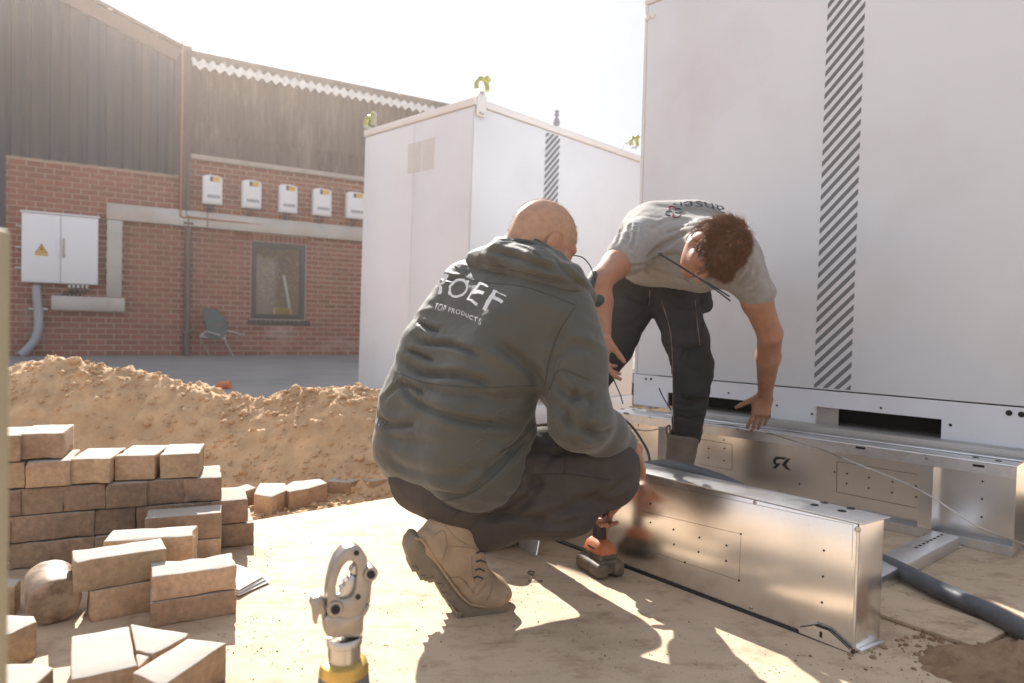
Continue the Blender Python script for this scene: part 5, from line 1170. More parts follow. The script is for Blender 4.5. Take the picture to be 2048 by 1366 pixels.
# jacket skirt over the thigh
sf.cap(U(1000, 900, 1.83), U(1045, 862, 1.80), .055, .030, .05)
bj = U(1055, 555, 1.87); sf.cap(bj - R1 * .09, bj + R1 * .07, .062, .062, .05)
jcr = [ # folds at the left of the back, waist line, elbow and armpit
    (((838, 642), (858, 656), (880, 662)), .012, .007), (((826, 668), (850, 686), (905, 690), (960, 712)), .011, .008), (((812, 700), (840, 708), (868, 722)), .012, .007), (((806, 722), (850, 748), (930, 752), (990, 775)), .013, .010), (((790, 762), (822, 772), (850, 790)), .011, .008), (((850, 772), (900, 790), (960, 792)), .006, .009),
    (((880, 545), (895, 556), (925, 560)), .009, .007),
    (((765, 800), (800, 775), (850, 815), (950, 845), (1060, 850)), .011, .010), (((750, 830), (780, 850), (830, 850)), .012, .011), (((760, 850), (800, 880), (880, 890)), .005, .016), (((770, 910), (810, 938), (900, 952), (980, 930)), .005, .014),
    (((1190, 700), (1150, 690), (1105, 720)), .006, .012), (((1105, 760), (1140, 790), (1200, 800)), .008, .012), (((1095, 780), (1060, 740), (990, 680)), .010, .014), (((1110, 800), (1150, 850), (1215, 870)), .008, .012),
    (((1085, 800), (1050, 870), (960, 960)), .008, .014), (((1130, 640), (1110, 700), (1098, 770)), .007, .013), (((1170, 760), (1135, 830), (1150, 880)), .006, .010), (((1190, 790), (1175, 840), (1200, 890)), .006, .010), (((1060, 790), (1000, 800), (900, 760)), .006, .014),
    (((860, 980), (930, 990), (1000, 930), (1050, 880)), .007, .009), (((1225, 860), (1190, 870), (1160, 860)), .006, .010)]
jk, V, Fa = cloth(sf, 'jacket', M['jacket'], man1, 26, fold=((np.array([.35, .1, 1]), .0040, 13, 3.2, 21),), crs=jcr, fine=.0012)
JV, JF = V, Fa; jb = bvh_of(V, Fa)
# hood and collar
sf = SDF(U(1060, 540, 1.87) - np.array([.25, .30, .20]), U(1060, 540, 1.87) + np.array([.26, .30, .19]), .0045)
sf.chain([U(950, 520, 1.93), U(1003, 512, 1.84), U(1075, 533, 1.76), U(1134, 560, 1.75), U(1174, 594, 1.83)], [.026, .042, .046, .042, .026], .018)
sf.chain([U(1000, 492, 1.97), U(1050, 492, 1.86), U(1104, 524, 1.80), U(1144, 556, 1.83), U(1170, 580, 1.92)], [.026, .034, .032, .030, .024], .014)
sf.chain([U(1030, 480, 2.0), U(1074, 502, 1.88), U(1108, 530, 1.85)], [.030, .026, .020], .012)
hcr = [(((985, 500), (1050, 520), (1110, 540)), .008, .008), (((940, 520), (1010, 540), (1080, 555), (1165, 575)), .006, .007), (((1000, 480), (1050, 485), (1090, 500)), .004, .004), (((1020, 474), (1070, 480), (1105, 500)), .004, .004), (((1035, 490), (1060, 500), (1085, 520)), .004, .004), (((1110, 520), (1150, 560), (1185, 580)), .006, .007), (((960, 515), (1000, 530), (1010, 545)), .005, .006)]
hood, V, Fa = cloth(sf, 'hood', M['jacket'], man1, 3, fold=((np.array([.2, .0, 1]), .0025, 24, 7, 31),), crs=hcr)
sf = SDF(U(1190, 590, 1.95) - np.array([.14, .25, .14]), U(1190, 590, 1.95) + np.array([.14, .2, .14]), .0045)
sf.cap(U(1152, 560, 1.96), U(1188, 600, 1.93), .028, .024, .01, flat=(np.array([.7, .2, .7]), 1.6)); sf.cap(U(1165, 608, 1.86), U(1198, 600, 1.90), .020, .015, .01); sf.cap(U(1176, 575, 1.92), U(1188, 548, 2.0), .016, .010, .012)
cloth(sf, 'collar', M['jacket_dark'], man1, 2, fold=((np.array([1, 0, .3]), .002, 20, 8, 3),))
MB().tube(smooth_path([U(1140, 510, 1.93), U(1165, 515, 1.93), U(1182, 535, 1.93), U(1190, 560, 1.93)], 6), .0018, 6).build('drawcord', M['dark'], jk, smooth=True)
# seams and details of the jacket
sea = [((872, 520), (915, 535), (935, 557), (980, 566), (1040, 572), (1100, 590), (1150, 610)), ((790, 742), (850, 765), (960, 775), (1080, 770)), ((1150, 615), (1120, 660), (1098, 720), (1090, 770)), ((728, 905), (760, 960), (830, 1000), (920, 995), (985, 955), (1050, 885)), ((1098, 780), (1120, 740), (1180, 760)), ((1000, 905), (1040, 880), (1070, 850))]
for s_ in sea: seam(jb, s_, .0014, 'seam', M['jacket_dark'], jk, .0002)
for i in range(9):
    x, y = 1010 - i * 14 + (i > 4) * 6, 800 + i * 20; q = [cast(jb, x + a, y + b, .001) for a, b in ((-2, 6), (4, 0), (14, -3))]; q = [p for p in q if p is not None]
    if len(q) == 3: MB().tube(q, .0010, 5).build('reflective_print', M['tooldark'], jk)
# lettering on the back
def text_mesh(txt, size=1.0, shear=0.0, off=0.0, spacing=1.0):
    cu = bpy.data.curves.new('t', 'FONT'); cu.body = txt; cu.size = size; cu.shear = shear; cu.offset = off; cu.space_character = spacing; cu.resolution_u = 4
    o = bpy.data.objects.new('t', cu); C.objects.link(o); bpy.context.view_layer.update()
    me = bpy.data.meshes.new_from_object(o.evaluated_get(bpy.context.evaluated_depsgraph_get())); bpy.data.objects.remove(o); bpy.data.curves.remove(cu)
    bm = bmesh.new(); bm.from_mesh(me); bmesh.ops.triangulate(bm, faces=bm.faces[:]); 
    for _ in range(4):
        ee = [e for e in bm.edges if e.calc_length() > .09]
        if not ee: break
        bmesh.ops.subdivide_edges(bm, edges=ee, cuts=1); bmesh.ops.triangulate(bm, faces=[f for f in bm.faces if len(f.verts) > 3])
    vs = np.array([v.co[:] for v in bm.verts]); fs = [tuple(v.index for v in f.verts) for f in bm.faces]; bm.free(); bpy.data.meshes.remove(me); return vs, fs
def lay_text(txt, mapf, b, name, material, parent, off=.0015, **kw):
    vs, fs = text_mesh(txt, **kw); x0, x1 = vs[:, 0].min(), vs[:, 0].max(); y0, y1 = 0.0, vs[:, 1].max(); P3 = []; ok = []
    for v in vs:
        px, py = mapf((v[0] - x0) / (x1 - x0), (v[1] - y0) / (y1 - y0)); c = cast(b, px, py, off); ok.append(c is not None); P3.append(c if c is not None else np.zeros(3))
    fs = [f for f in fs if all(ok[i] for i in f) and max(np.linalg.norm(P3[f[0]] - P3[f[1]]), np.linalg.norm(P3[f[1]] - P3[f[2]])) < .06]
    fs = [f if np.cross(P3[f[1]] - P3[f[0]], P3[f[2]] - P3[f[0]]).dot(CAM - P3[f[0]]) > 0 else f[::-1] for f in fs]
    if fs: link(name, mesh(P3, fs), material, parent)
lay_text('ROEF', lambda u, v: (886 + 132 * u + 8 * v, 600 + 29 * u + 18 * u * u - 37 * v + 2 * u * v), jb, 'lettering', M['print'], jk, shear=.35, off=.055, spacing=1.12)
lay_text('TOP PRODUCTS', lambda u, v: (876 + 93 * u + 2.5 * v, 624 + 12 * u + 19 * u * u - 9.5 * v), jb, 'lettering', M['print'], jk, off=.018, spacing=1.12)

# boots of the squatting man
def side_boot(name, A_, B_, sole_px, welt_px, upper, W_, parent, lab=None, shaft=None):
    d = nrm([B_[0] - A_[0], B_[1] - A_[1], 0]); n = np.array([-d[1], d[0], 0]); n = n if n[1] < 0 else -n
    Q = lambda x, y: Pl(x, y, A_, n)
    sf_lo = np.minimum(A_, B_) - .2; sf_hi = np.maximum(A_, B_) + .25; sf = SDF(sf_lo, sf_hi, .0042)
    for (x0, y0, r0), (x1, y1, r1), w in upper:
        a, b = [Pl(xx, yy, A_ - n * W_, n) + n * W_ for xx, yy in ((x0, y0), (x1, y1))]
        for o_ in (-w, w): sf.cap(a - n * (W_ - .0) * 0 + n * o_ - n * W_, b + n * o_ - n * W_, r0, r1, .02)
        sf.cap(a - n * W_, b - n * W_, r0, r1, .02)
    wl_px = [(1008, 1196), (990, 1203), (965, 1206), (942, 1201), (926, 1186), (908, 1164), (892, 1141), (876, 1117), (862, 1093), (848, 1080)]
    for dpt in (.017, .072):
        pts = [Pl(x + 3, y - 8, A_ - n * dpt, n) for x, y in wl_px]; sf.chain(pts, [.017] * len(pts), .016)
    V, Fa = sf.mesh(); V = smooth_v(V, Fa, 2); return V, Fa, Q, n
e_b = man1
A_, B_ = U(830, 1095, 1.72), U(1010, 1205, 1.80)
up_ = [((857, 1090, .037), (978, 1184, .036), .012), ((880, 1062, .036), (925, 1060, .040), .008), ((868, 1082, .032), (915, 1118, .036), .010), ((915, 1060, .040), (935, 1130, .042), .008), ((930, 1125, .040), (955, 1175, .034), .014), ((950, 1168, .040), (980, 1182, .036), .014), ((905, 1050, .040), (930, 1100, .042), .006), ((965, 1178, .037), (986, 1184, .034), .016)]
V, Fa, Q, bn = side_boot('b', A_, B_, None, None, up_, .046, man1)
bb_ = bvh_of(V, Fa)
V = creases(V, Fa, [(((868, 1066), (888, 1060), (893, 1090), (885, 1120)), .0016, .0025), (((893, 1092), (930, 1092), (965, 1100)), .0016, .0025), (((900, 1158), (922, 1156), (945, 1185)), .0018, .0025), (((950, 1195), (968, 1178), (975, 1165)), .0025, .004), (((885, 1045), (910, 1080), (950, 1095)), .0018, .003), (((943, 1190), (958, 1170), (966, 1160)), .003, .005), (((975, 1200), (985, 1180), (985, 1165)), .0016, .003)])
bt = empty('x', (0, 0, 0), None, None); bpy.data.objects.remove(bt)
boot1 = np_obj('boot', V, Fa, M['boot'], man1, 'tan nubuck boot with heel raised, toe on the slab'); bb_ = bvh_of(V, Fa)
bot = [(818, 1092), (815, 1108), (822, 1132), (832, 1140), (836, 1150), (845, 1157), (852, 1166), (860, 1160), (868, 1158), (880, 1170), (888, 1188), (896, 1198), (904, 1212), (912, 1216), (922, 1232), (935, 1239), (960, 1241), (985, 1236), (1008, 1229), (1016, 1221)]
top = [(1018, 1190), (1010, 1201), (990, 1209), (965, 1212), (940, 1208), (922, 1192), (905, 1170), (888, 1146), (872, 1122), (858, 1098), (842, 1078), (830, 1076)]
Q1 = lambda x, y: Pl(x, y, A_, bn)
prof = [Q1(x, y) for x, y in bot + top]; me_ = MB(); th = -bn * .090
me_.prism(prof, th); sole = me_.build('sole', M['sole'], boot1, bevel=.006, seg=2)
welt = [Q1(x, y) + bn * .004 for x, y in top[::-1]]; MB().tube(welt, .0035, 6).build('welt', M['boot'], sole, smooth=True)
for x, y in ((829, 1138), (845, 1155), (861, 1160), (880, 1172), (890, 1190), (902, 1208), (918, 1228), (940, 1239), (965, 1240), (990, 1235)):
    c = Q1(x, y) + bn * .0015; MB().cbox(c + th / 2 + (0), .007, .0485, .006, np.array([nrm([B_[0] - A_[0], B_[1] - A_[1], 0]), bn, zv])).build('lug', M['sole'], sole, bevel=.002)
for i, (x, y) in enumerate(((962, 1088), (962, 1104), (962, 1121), (960, 1138), (957, 1153))):
    q = [cast(bb_, x - 10, y + 2, .002), cast(bb_, x - 2, y - 1, .003), cast(bb_, x + 8, y + 4, .002)]; q = [p for p in q if p is not None]
    if len(q) > 1: MB().tube(q, .0021, 6).build('lace', M['dark'], boot1, smooth=True)
for pts in (((868, 1070), (888, 1062), (894, 1092), (884, 1122)), ((893, 1092), (930, 1094), (962, 1102)), ((898, 1156), (922, 1156), (948, 1186)), ((890, 1050), (915, 1078), (955, 1098)), ((972, 1202), (983, 1182), (984, 1162)), ((944, 1112), (944, 1140), (950, 1165))): seam(bb_, pts, .0010, 'stitching', M['sole'], boot1, .0002)
lay_text('XX', lambda u, v: (0, 0), bb_, 'lettering', M['sole'], boot1) if False else None
# far boot: flat on the slab
sf = SDF(Gp(1005, 1088) - np.array([.22, .16, .02]), Gp(1005, 1088) + np.array([.24, .16, .30]), .006)
fb = Gp(1000, 1088); fdv = nrm([.80, .60, 0])
sf.cap(fb - fdv * .09 + zv * .05, fb + fdv * .11 + zv * .045, .042, .038, .02); sf.cap(fb - fdv * .08 + zv * .07, fb - fdv * .07 + zv * .19, .045, .05, .02)
V, Fa = sf.mesh(); V[:, 2] = np.maximum(V[:, 2], .012); o2 = np_obj('boot', smooth_v(V, Fa, 2), Fa, M['boot'], man1, 'far tan boot standing flat on the slab')
fbn = np.array([-fdv[1], fdv[0], 0]); MB().prism([fb + fdv * a + fbn * b + zv * .0 for a, b in ((-.14, -.035), (-.10, -.045), (.10, -.052), (.16, -.03), (.165, .02), (.10, .052), (-.10, .045), (-.14, .03))], zv * .028).build('sole', M['sole'], o2, bevel=.006)
# screw held in the right hand
sw = U(1247, 868, 1.97); scw = empty('screw', sw, 'short silver screw held up between the squatting man\'s right fingers', 'screw')
MB().lathe(sw - zv * .01, zv + np.array([-.15, 0, 0]), [(0, .002), (.045, .0022), (.047, .006), (.052, .007), (.054, .004)], 10).build('shank', M['steel'], scw, smooth=True)

# ------------------------------------------------------------------ impact driver standing on its battery
db = Gp(1199, 1143); da = nrm([-.45, .89, 0]); dbv = np.array([da[1], -da[0], 0])
AX = np.array([da, dbv, zv]); dr = empty('impact_driver', db, 'orange and black cordless impact driver standing on its battery on the slab', 'impact driver')
def rb(c, h, r, name, m_, parent, k=.004, hh=.003):
    s = SDF(c - np.linalg.norm(h) - .01, c + np.linalg.norm(h) + .01, hh); s.rbox(c, h, AX, r, k); V, Fa = s.mesh(); V = smooth_v(V, Fa, 1); return np_obj(name, V, Fa, m_, parent)
for q in (-1, 1): rb(db + dbv * q * .029 + zv * .024, (.070, .021, .023), .014, 'battery_cell_row', M['tooldark'], dr)
bat = rb(db + zv * .032, (.060, .036, .022), .006, 'battery', M['tooldark'], dr)
rb(db + zv * .060, (.050, .033, .009), .004, 'battery_rail', M['tooldark'], dr)
def loft(secs, name, m_, parent):
    """secs: list of (z, centre shift a, half a, half b)"""
    mb = MB(); vs = []
    for z, sh, ha, hb_ in secs:
        c = db + zv * z + da * sh
        for i in range(16):
            t = 2 * math.pi * i / 16; ca_, sa_ = math.cos(t), math.sin(t); e = .45
            vs.append(c + da * ha * math.copysign(abs(ca_) ** e, ca_) + dbv * hb_ * math.copysign(abs(sa_) ** e, sa_))
    fs = [(i * 16 + j, i * 16 + (j + 1) % 16, (i + 1) * 16 + (j + 1) % 16, (i + 1) * 16 + j) for i in range(len(secs) - 1) for j in range(16)] + [tuple(range(16))[::-1], tuple((len(secs) - 1) * 16 + i for i in range(16))]
    mb.add(vs, fs); return mb.build(name, m_, parent, smooth=True, bevel=0)
loft([(.069, 0, .053, .036), (.080, 0, .050, .034), (.094, .002, .044, .029), (.101, .004, .034, .022), (.106, .006, .026, .017)], 'foot', M['orange'], dr)
hnd = loft([(.100, .006, .023, .015), (.13, .008, .021, .0155), (.165, .004, .022, .0165), (.19, .0, .025, .017), (.215, -.004, .03, .019)], 'handle', M['dark'], dr)
MB().tube(smooth_path([db + zv * .103 + da * -.012 - dbv * -.014 * 0 + dbv * .0155, db + zv * .14 + da * -.008 + dbv * .0165, db + zv * .172 - da * .008 + dbv * .0175, db + zv * .178 - da * .02 + dbv * .014, db + zv * .205 - da * .028 + dbv * .014], 5), .0026, 6).build('orange_stripe', M['orange'], hnd, smooth=True)
mh_ = MB().lathe(db + zv * .235 + da * .07, -da, [(0, .024), (.01, .030), (.09, .031), (.10, .028), (.135, .022), (.145, .012), (.165, .010)], 18).build('motor_housing', M['orange'], dr, smooth=True)
for i in range(3): MB().cbox(db + zv * .083 + dbv * -.0345 + da * (.012 - i * .012), .004, .0015, .002, AX).build('vent_slot', M['hole'], dr)

# ------------------------------------------------------------------ crimping tool, upright, close to the camera
tc = U(694, 1150, 1.12); tn = nrm([.42, -.9, .06]); T_ = lambda x, y, o=0.0: Pl(x, y, tc + tn * o, tn)
ct = empty('crimping_tool', (tc[0], tc[1], 0), 'blurred hydraulic crimping tool with steel jaw ring standing upright at the bottom edge', 'crimping tool')
outer = [(655, 1215), (655, 1190), (658, 1165), (664, 1140), (674, 1115), (690, 1096), (708, 1090), (724, 1098), (734, 1114), (738, 1136), (739, 1165), (738, 1195), (732, 1216), (722, 1232), (695, 1238), (668, 1234)]
inner = [(675, 1194), (672, 1184), (673, 1172), (677, 1155), (684, 1137), (694, 1124), (704, 1121), (711, 1127), (714, 1137), (714, 1148), (713, 1160), (711, 1176), (706, 1189), (700, 1196), (690, 1199), (681, 1198)]
vo = []; n = 16; tkn = .036
for (o_, i_) in zip(outer, inner):
    for off in (0, -tkn): vo += [T_(*o_) + tn * off, T_(*i_) + tn * off]
fs = []
for i in range(n):
    a = i * 4; b = ((i + 1) % n) * 4; fs += [(a, b, b + 1, a + 1), (a + 2, a + 3, b + 3, b + 2), (a, a + 2, b + 2, b), (a + 1, b + 1, b + 3, a + 3)]
m_ = MB().add(vo, fs); m_.build('jaw_ring', M['cast'], ct, bevel=.003)
MB().prism([T_(x, y, -.004) for x, y in ((648, 1236), (664, 1226), (690, 1236), (722, 1228), (738, 1205), (741, 1212), (736, 1224), (728, 1236), (727, 1264), (720, 1276), (655, 1276), (650, 1262))], -tn * .030).build('yoke', M['cast'], ct, bevel=.004)
for (x, y, r, l) in ((742, 1149, .0125, .044), (671, 1219, .0135, .046)):
    c = T_(x, y, .004); MB().lathe(c, -tn, [(0, r * .9), (.002, r), (l, r), (l + .002, r * .8)], 20).build('pivot_lug', M['cast'], ct, smooth=True)
    MB().disc(c + tn * .001, tn, r * .55, .002, 16).build('pivot_pin', M['hole'], ct)
MB().prism([T_(x, y, -.006) for x, y in ((735, 1150), (751, 1152), (744, 1170), (741, 1208), (730, 1210))], -tn * .028).build('latch_arm', M['cast'], ct, bevel=.003)
for sgn, pts in ((0, ((668, 1192), (684, 1186), (680, 1178), (690, 1172), (688, 1165), (698, 1160), (697, 1153), (706, 1150), (718, 1160), (713, 1188), (700, 1200), (684, 1203), (672, 1200))), (1, ((700, 1144), (706, 1134), (715, 1128), (718, 1134), (718, 1150), (706, 1150)))):
    MB().prism([T_(x, y, -.008) for x, y in pts], -tn * .020).build('crimp_die', M['steel'], ct, bevel=.0015)
MB().prism([T_(x, y, -.012) for x, y in ((650, 1198), (640, 1192), (624, 1196), (620, 1208), (626, 1222), (628, 1248), (634, 1251), (638, 1230), (644, 1228), (648, 1252), (656, 1256))], -tn * .018).build('release_lever', M['cast'], ct, bevel=.003)
for (x, y) in ((713, 1106), (716, 1194)): MB().disc(T_(x, y, .0006), tn, .0045, .0012, 12).build('screw', M['hole'], ct)
nb = U(689, 1276, 1.135); 
MB().lathe((nb[0], nb[1], nb[2] + .004), -zv, [(0, .028), (.002, .0295), (.012, .0295), (.014, .0270), (.050, .0270)], 28).build('neck', M['steel'], ct, smooth=True)
zc = U(689, 1318, 1.135)[2]; MB().lathe((nb[0], nb[1], zc), -zv, [(0, .030), (.004, .038), (.016, .041), (.022, .041)], 28).build('brass_collar', M['brass'], ct, smooth=True)
MB().lathe((nb[0], nb[1], zc - .022), -zv, [(0, .0405), (.02, .043), (.10, .045), (max(.12, zc - .022), .046)], 28).build('tool_body', M['body_grey'], ct, smooth=True)

# ------------------------------------------------------------------ standing man bending over the frame
man2 = empty('person', (U(1367, 900, 2.95)[0], 2.95, 0), 'person with brown hair bending over in grey T-shirt and black trousers, cable ties in mouth', 'person')
c2 = U(1428, 501, 2.36); f2, u2, s2 = frame([-.36, -.28, -.89], [.62, -.62, .40])
SR, ER, WR = U(1262, 500, 2.66), U(1200, 562, 2.46), U(1207, 668, 2.46)
SL, EL, WL = U(1487, 535, 2.52), U(1540, 668, 2.62), U(1530, 790, 2.91)
NB = U(1405, 482, 2.56); PV = U(1308, 560, 3.02)
sf = SDF((.22, 2.24, .12), (1.22, 3.26, 1.34), .0046)
head(sf, c2, f2, u2, s2); sf.cap(NB, c2 - u2 * .06 - f2 * .02, .060, .055, .03)
for a, b, r in ((U(1270, 560, 3.02), U(1345, 560, 3.02), .075), (U(1310, 490, 2.88), U(1385, 490, 2.86), .075), (U(1315, 482, 2.74), U(1430, 488, 2.64), .050)): sf.cap(a, b, r, r, .05)
sf.cap(PV, U(1345, 490, 2.87), .07, .07, .05); sf.cap(U(1345, 488, 2.87), NB, .06, .052, .03)
sf.chain([SR, (SR + ER) / 2, ER], [.052, .052, .043], .02); sf.chain([ER, ER * .6 + WR * .4, WR], [.043, .041, .027], .015)
sf.chain([SL, (SL + EL) / 2, EL], [.045, .055, .046], .02); sf.chain([EL, EL * .65 + WL * .35, WL], [.045, .047, .028], .015)
sf.chain([U(1262, 600, 3.0), U(1222, 700, 2.98), U(1120, 870, 3.05)], [.07, .05, .04], .02); sf.chain([U(1350, 610, 2.95), U(1386, 735, 2.85), U(1370, 870, 2.98)], [.07, .05, .04], .02)
hand(sf, WR, np.array([.05, .02, -1]), np.array([.95, .10, 0]), (.30, .36, .44, .50), spread=.02, thumb=(.80, .30, .55), tcurl=.12, side_sign=-1)
hand(sf, WL, np.array([-.14, .16, -1]), np.array([.15, .95, 0]), (.22, .25, .28, .30), spread=.05, thumb=(.62, .75, .2), tcurl=.1, side_sign=1)
V, Fa = sf.mesh(); V = smooth_v(V, Fa, 1, .4); V = V + normals_v(V, Fa) * (fbm(V * 40, 3, 4) * .0012)[:, None]; np_obj('body', V, Fa, M['skin'], man2)
# hair
hs = SDF(c2 - .17, c2 + .17, .0045); A = np.array([s2, f2, u2])
hs.ell(c2 - f2 * .014 + u2 * .030, (.082, .102, .094), A, .01); hs.ell(c2 - f2 * .055 - u2 * .03, (.062, .050, .055), A, .03); hs.cap(c2 + f2 * .075 + u2 * .058 - s2 * .03, c2 + f2 * .075 + u2 * .060 + s2 * .03, .024, .024, .02)
hs.cut(c2 + f2 * .088, f2 * 1 - u2 * .85); hs.cut(c2 - u2 * .045, -u2 + f2 * .35)
for q in (-1, 1): hs.ell(c2 + s2 * q * .085 - u2 * .012 - f2 * .0, (.026, .028, .038), A, .006, 'c')
V, Fa = hs.mesh(); V = smooth_v(V, Fa, 1); V = V + normals_v(V, Fa) * (fbm(V * np.array([60, 60, 25]), 3, 5) * .012)[:, None]; hr = np_obj('hair', V, Fa, M['hair2'], man2)
Nn = normals_v(V, Fa); rg = np.random.default_rng(6); n_h = 15000; ix = rg.choice(len(V), n_h); crown = c2 - f2 * .06 + u2 * .09
tn_ = V[ix] - crown; tn_ = tn_ - Nn[ix] * (tn_ * Nn[ix]).sum(1)[:, None]; tn_ /= np.linalg.norm(tn_, axis=1)[:, None] + 1e-6
swirl = np.cross(Nn[ix], tn_) * (1.2 * fbm(V[ix] * 14, 2, 8))[:, None]
hair_strands('strands', M['hair2'], hr, V[ix] - Nn[ix] * .001, tn_ + swirl * 1.3 + Nn[ix] * .32, .030, .0009, 4, droop=-Nn[ix] * .05, jitter=.16)
# eyebrow strands
eb = np.concatenate([c2 + f2 * .094 + u2 * .027 + s2 * q * np.linspace(.014, .048, 60)[:, None] - f2 * np.linspace(0, .010, 60)[:, None] for q in (-1, 1)]) + rg.normal(0, .0015, (120, 3))
hair_strands('eyebrow', M['hair2'], hr, eb, np.tile(f2 * .6 + u2 * .4, (120, 1)), .008, .0006, 2, jitter=.4)
# trousers
sf = SDF((.08, 2.6, .15), (1.05, 3.4, 1.12), .0062)
sf.cap(U(1262, 572, 3.02), U(1352, 574, 3.0), .108, .104, .05); sf.cap(U(1270, 545, 3.0), U(1365, 548, 2.98), .10, .095, .05)
sf.chain([U(1350, 612, 2.95), U(1372, 680, 2.88), U(1386, 735, 2.85)], [.098, .088, .078], .03); sf.chain([U(1386, 735, 2.85), U(1380, 800, 2.90), U(1372, 870, 2.98)], [.079, .070, .062], .03)
sf.chain([U(1262, 612, 3.0), U(1225, 695, 2.98), U(1118, 865, 3.05)], [.10, .085, .062], .03); sf.cap(U(1400, 570, 2.96), U(1408, 610, 2.94), .04, .035, .03)
crs = [(((1300, 600), (1330, 640), (1345, 690)), .006, .010), (((1330, 690), (1370, 700), (1415, 690)), .008, .010), (((1345, 725), (1385, 715), (1420, 722)), .006, .008), (((1345, 805), (1380, 812), (1412, 800)), .008, .009), (((1350, 830), (1380, 838), (1402, 830)), .006, .008), (((1250, 590), (1290, 605), (1320, 590)), .006, .010), (((1230, 640), (1260, 650), (1290, 630)), .006, .010), (((1340, 600), (1380, 615), (1405, 600)), .005, .010), (((1400, 600), (1403, 650), (1400, 680)), .005, .008), (((1355, 820), (1352, 850), (1356, 865)), .005, .006), (((1345, 720), (1340, 760), (1345, 800)), .006, .008)]
t2, V, Fa = cloth(sf, 'trousers', M['trouser2'], man2, 4, fold=((np.array([.1, .1, 1]), .0045, 16, 6, 41),), crs=crs, fine=.002); tb = bvh_of(V, Fa)
for s_ in (((1323, 600), (1340, 660), (1345, 720), (1346, 800), (1348, 860)), ((1300, 580), (1298, 612)), ((1390, 600), (1396, 660), (1400, 690))): seam(tb, s_, .0014, 'seam', M['stonebrown'], t2, .0004)
sf = SDF(U(1388, 750, 2.80) - .2, U(1388, 750, 2.80) + .2, .0055); kc = U(1390, 748, 2.79)
sf.rbox(kc, (.062, .035, .105), None, .034, .01); V, Fa = sf.mesh(); V = smooth_v(V, Fa, 3); V = folds(V, Fa, np.array([0, 0, 1.]), .003, 14, 6, 4); np_obj('knee_pad', V, Fa, M['kneepad'], t2)
# boots: pull-on safety boots with loops
def pull_boot(px, py, Y, lab):
    t0 = U(px, py, Y); ft = np.array([t0[0] - .02, Y - .02, 0]); s = SDF((t0[0] - .16, Y - .30, 0.0), (t0[0] + .16, Y + .14, t0[2] + .06), .005)
    s.cap(ft + np.array([0, .03, .10]), t0 + np.array([0, 0, -.01]), .056, .068, .02); s.cap(ft + np.array([0, .02, .06]), ft + np.array([-.02, -.19, .045]), .048, .042, .03); s.cut(t0, zv); s.cap(t0 - zv * .05, t0 + zv * .02, .055, .056, .004, 'c')
    V, Fa = s.mesh(); V = smooth_v(V, Fa, 2); V = folds(V, Fa, np.array([0, 0, 1.]), .002, 12, 5, 7); V[:, 2] = np.maximum(V[:, 2], .02)
    b_ = np_obj('boot', V, Fa, M['boot2'], man2, lab)
    s = SDF((t0[0] - .16, Y - .30, -.01), (t0[0] + .16, Y + .14, .06), .006); s.cap(ft + np.array([0, .035, .02]), ft + np.array([-.02, -.20, .02]), .052, .050, .02, flat=(zv, 2.4)); V, Fa = s.mesh(); V[:, 2] = np.clip(V[:, 2], .0005, .035); np_obj('sole', V, Fa, M['dark'], b_)
    for q in (-1, 1):
        c = t0 + np.array([q * .066, -.01, 0.0]); MB().tube([c + np.array([q * .012 * math.sin(t), 0, .016 - .022 * math.cos(t)]) for t in np.linspace(0, math.pi * 1.0, 8)] + [c + np.array([-q * .004, 0, .03]), c + np.array([-q * .006, 0, -.01])], .0045, 6).build('pull_loop', M['boot2'], b_, smooth=True)
pull_boot(1367, 868, 2.97, 'dusty brown pull-on work boot behind the front metal section'); pull_boot(1092, 856, 3.05, 'far pull-on work boot seen in the gap under the squatting man\'s arm')
# T-shirt
sf = SDF((.30, 2.24, .78), (1.22, 3.30, 1.38), .0052)
for a, b, r in ((U(1268, 528, 3.02), U(1350, 535, 3.03), .112), (U(1298, 474, 2.90), U(1395, 474, 2.88), .128), (U(1318, 468, 2.84), U(1385, 466, 2.80), .134), (U(1300, 482, 2.74), U(1440, 492, 2.62), .104), (U(1292, 525, 2.86), U(1400, 528, 2.66), .098), (U(1400, 535, 2.66), U(1465, 530, 2.56), .078)): sf.cap(a, b, r, r, .055)
sf.cap(U(1275, 490, 2.70), U(1251, 514, 2.60), .086, .074, .03); sf.cap(U(1470, 515, 2.54), U(1512, 582, 2.565), .092, .070, .04)
sf.cap(NB, NB + (c2 - NB) * .25, .085, .078, .03)
arm = nrm(U(1203, 562, 2.46) - U(1251, 514, 2.60))
# hollow neck, sleeve ends and hem
sf.cap(NB + (c2 - NB) * .18, NB + (c2 - NB) * .7, .070, .066, .006, 'c')
scr = [(((1260, 440), (1258, 470), (1250, 490)), .007, .008), (((1272, 450), (1268, 480), (1262, 500)), .007, .007), (((1300, 540), (1290, 530), (1255, 535)), .006, .007), (((1290, 530), (1300, 510), (1345, 480), (1385, 460)), .008, .010), (((1290, 530), (1320, 545), (1380, 565)), .006, .010), (((1300, 520), (1350, 510), (1390, 520)), .005, .010), (((1400, 450), (1370, 452), (1330, 470)), .005, .008), (((1375, 440), (1340, 440), (1300, 460)), .004, .010), (((1500, 520), (1495, 545), (1470, 575)), .007, .008), (((1515, 545), (1500, 565), (1475, 580)), .006, .007), (((1525, 565), (1505, 585), (1490, 590)), .005, .007), (((1485, 500), (1488, 530), (1465, 560)), .006, .008), (((1245, 440), (1240, 465), (1232, 490)), .006, .008), (((1310, 560), (1295, 545), (1290, 530)), .006, .008), (((1430, 540), (1420, 560), (1400, 570)), .005, .008)]
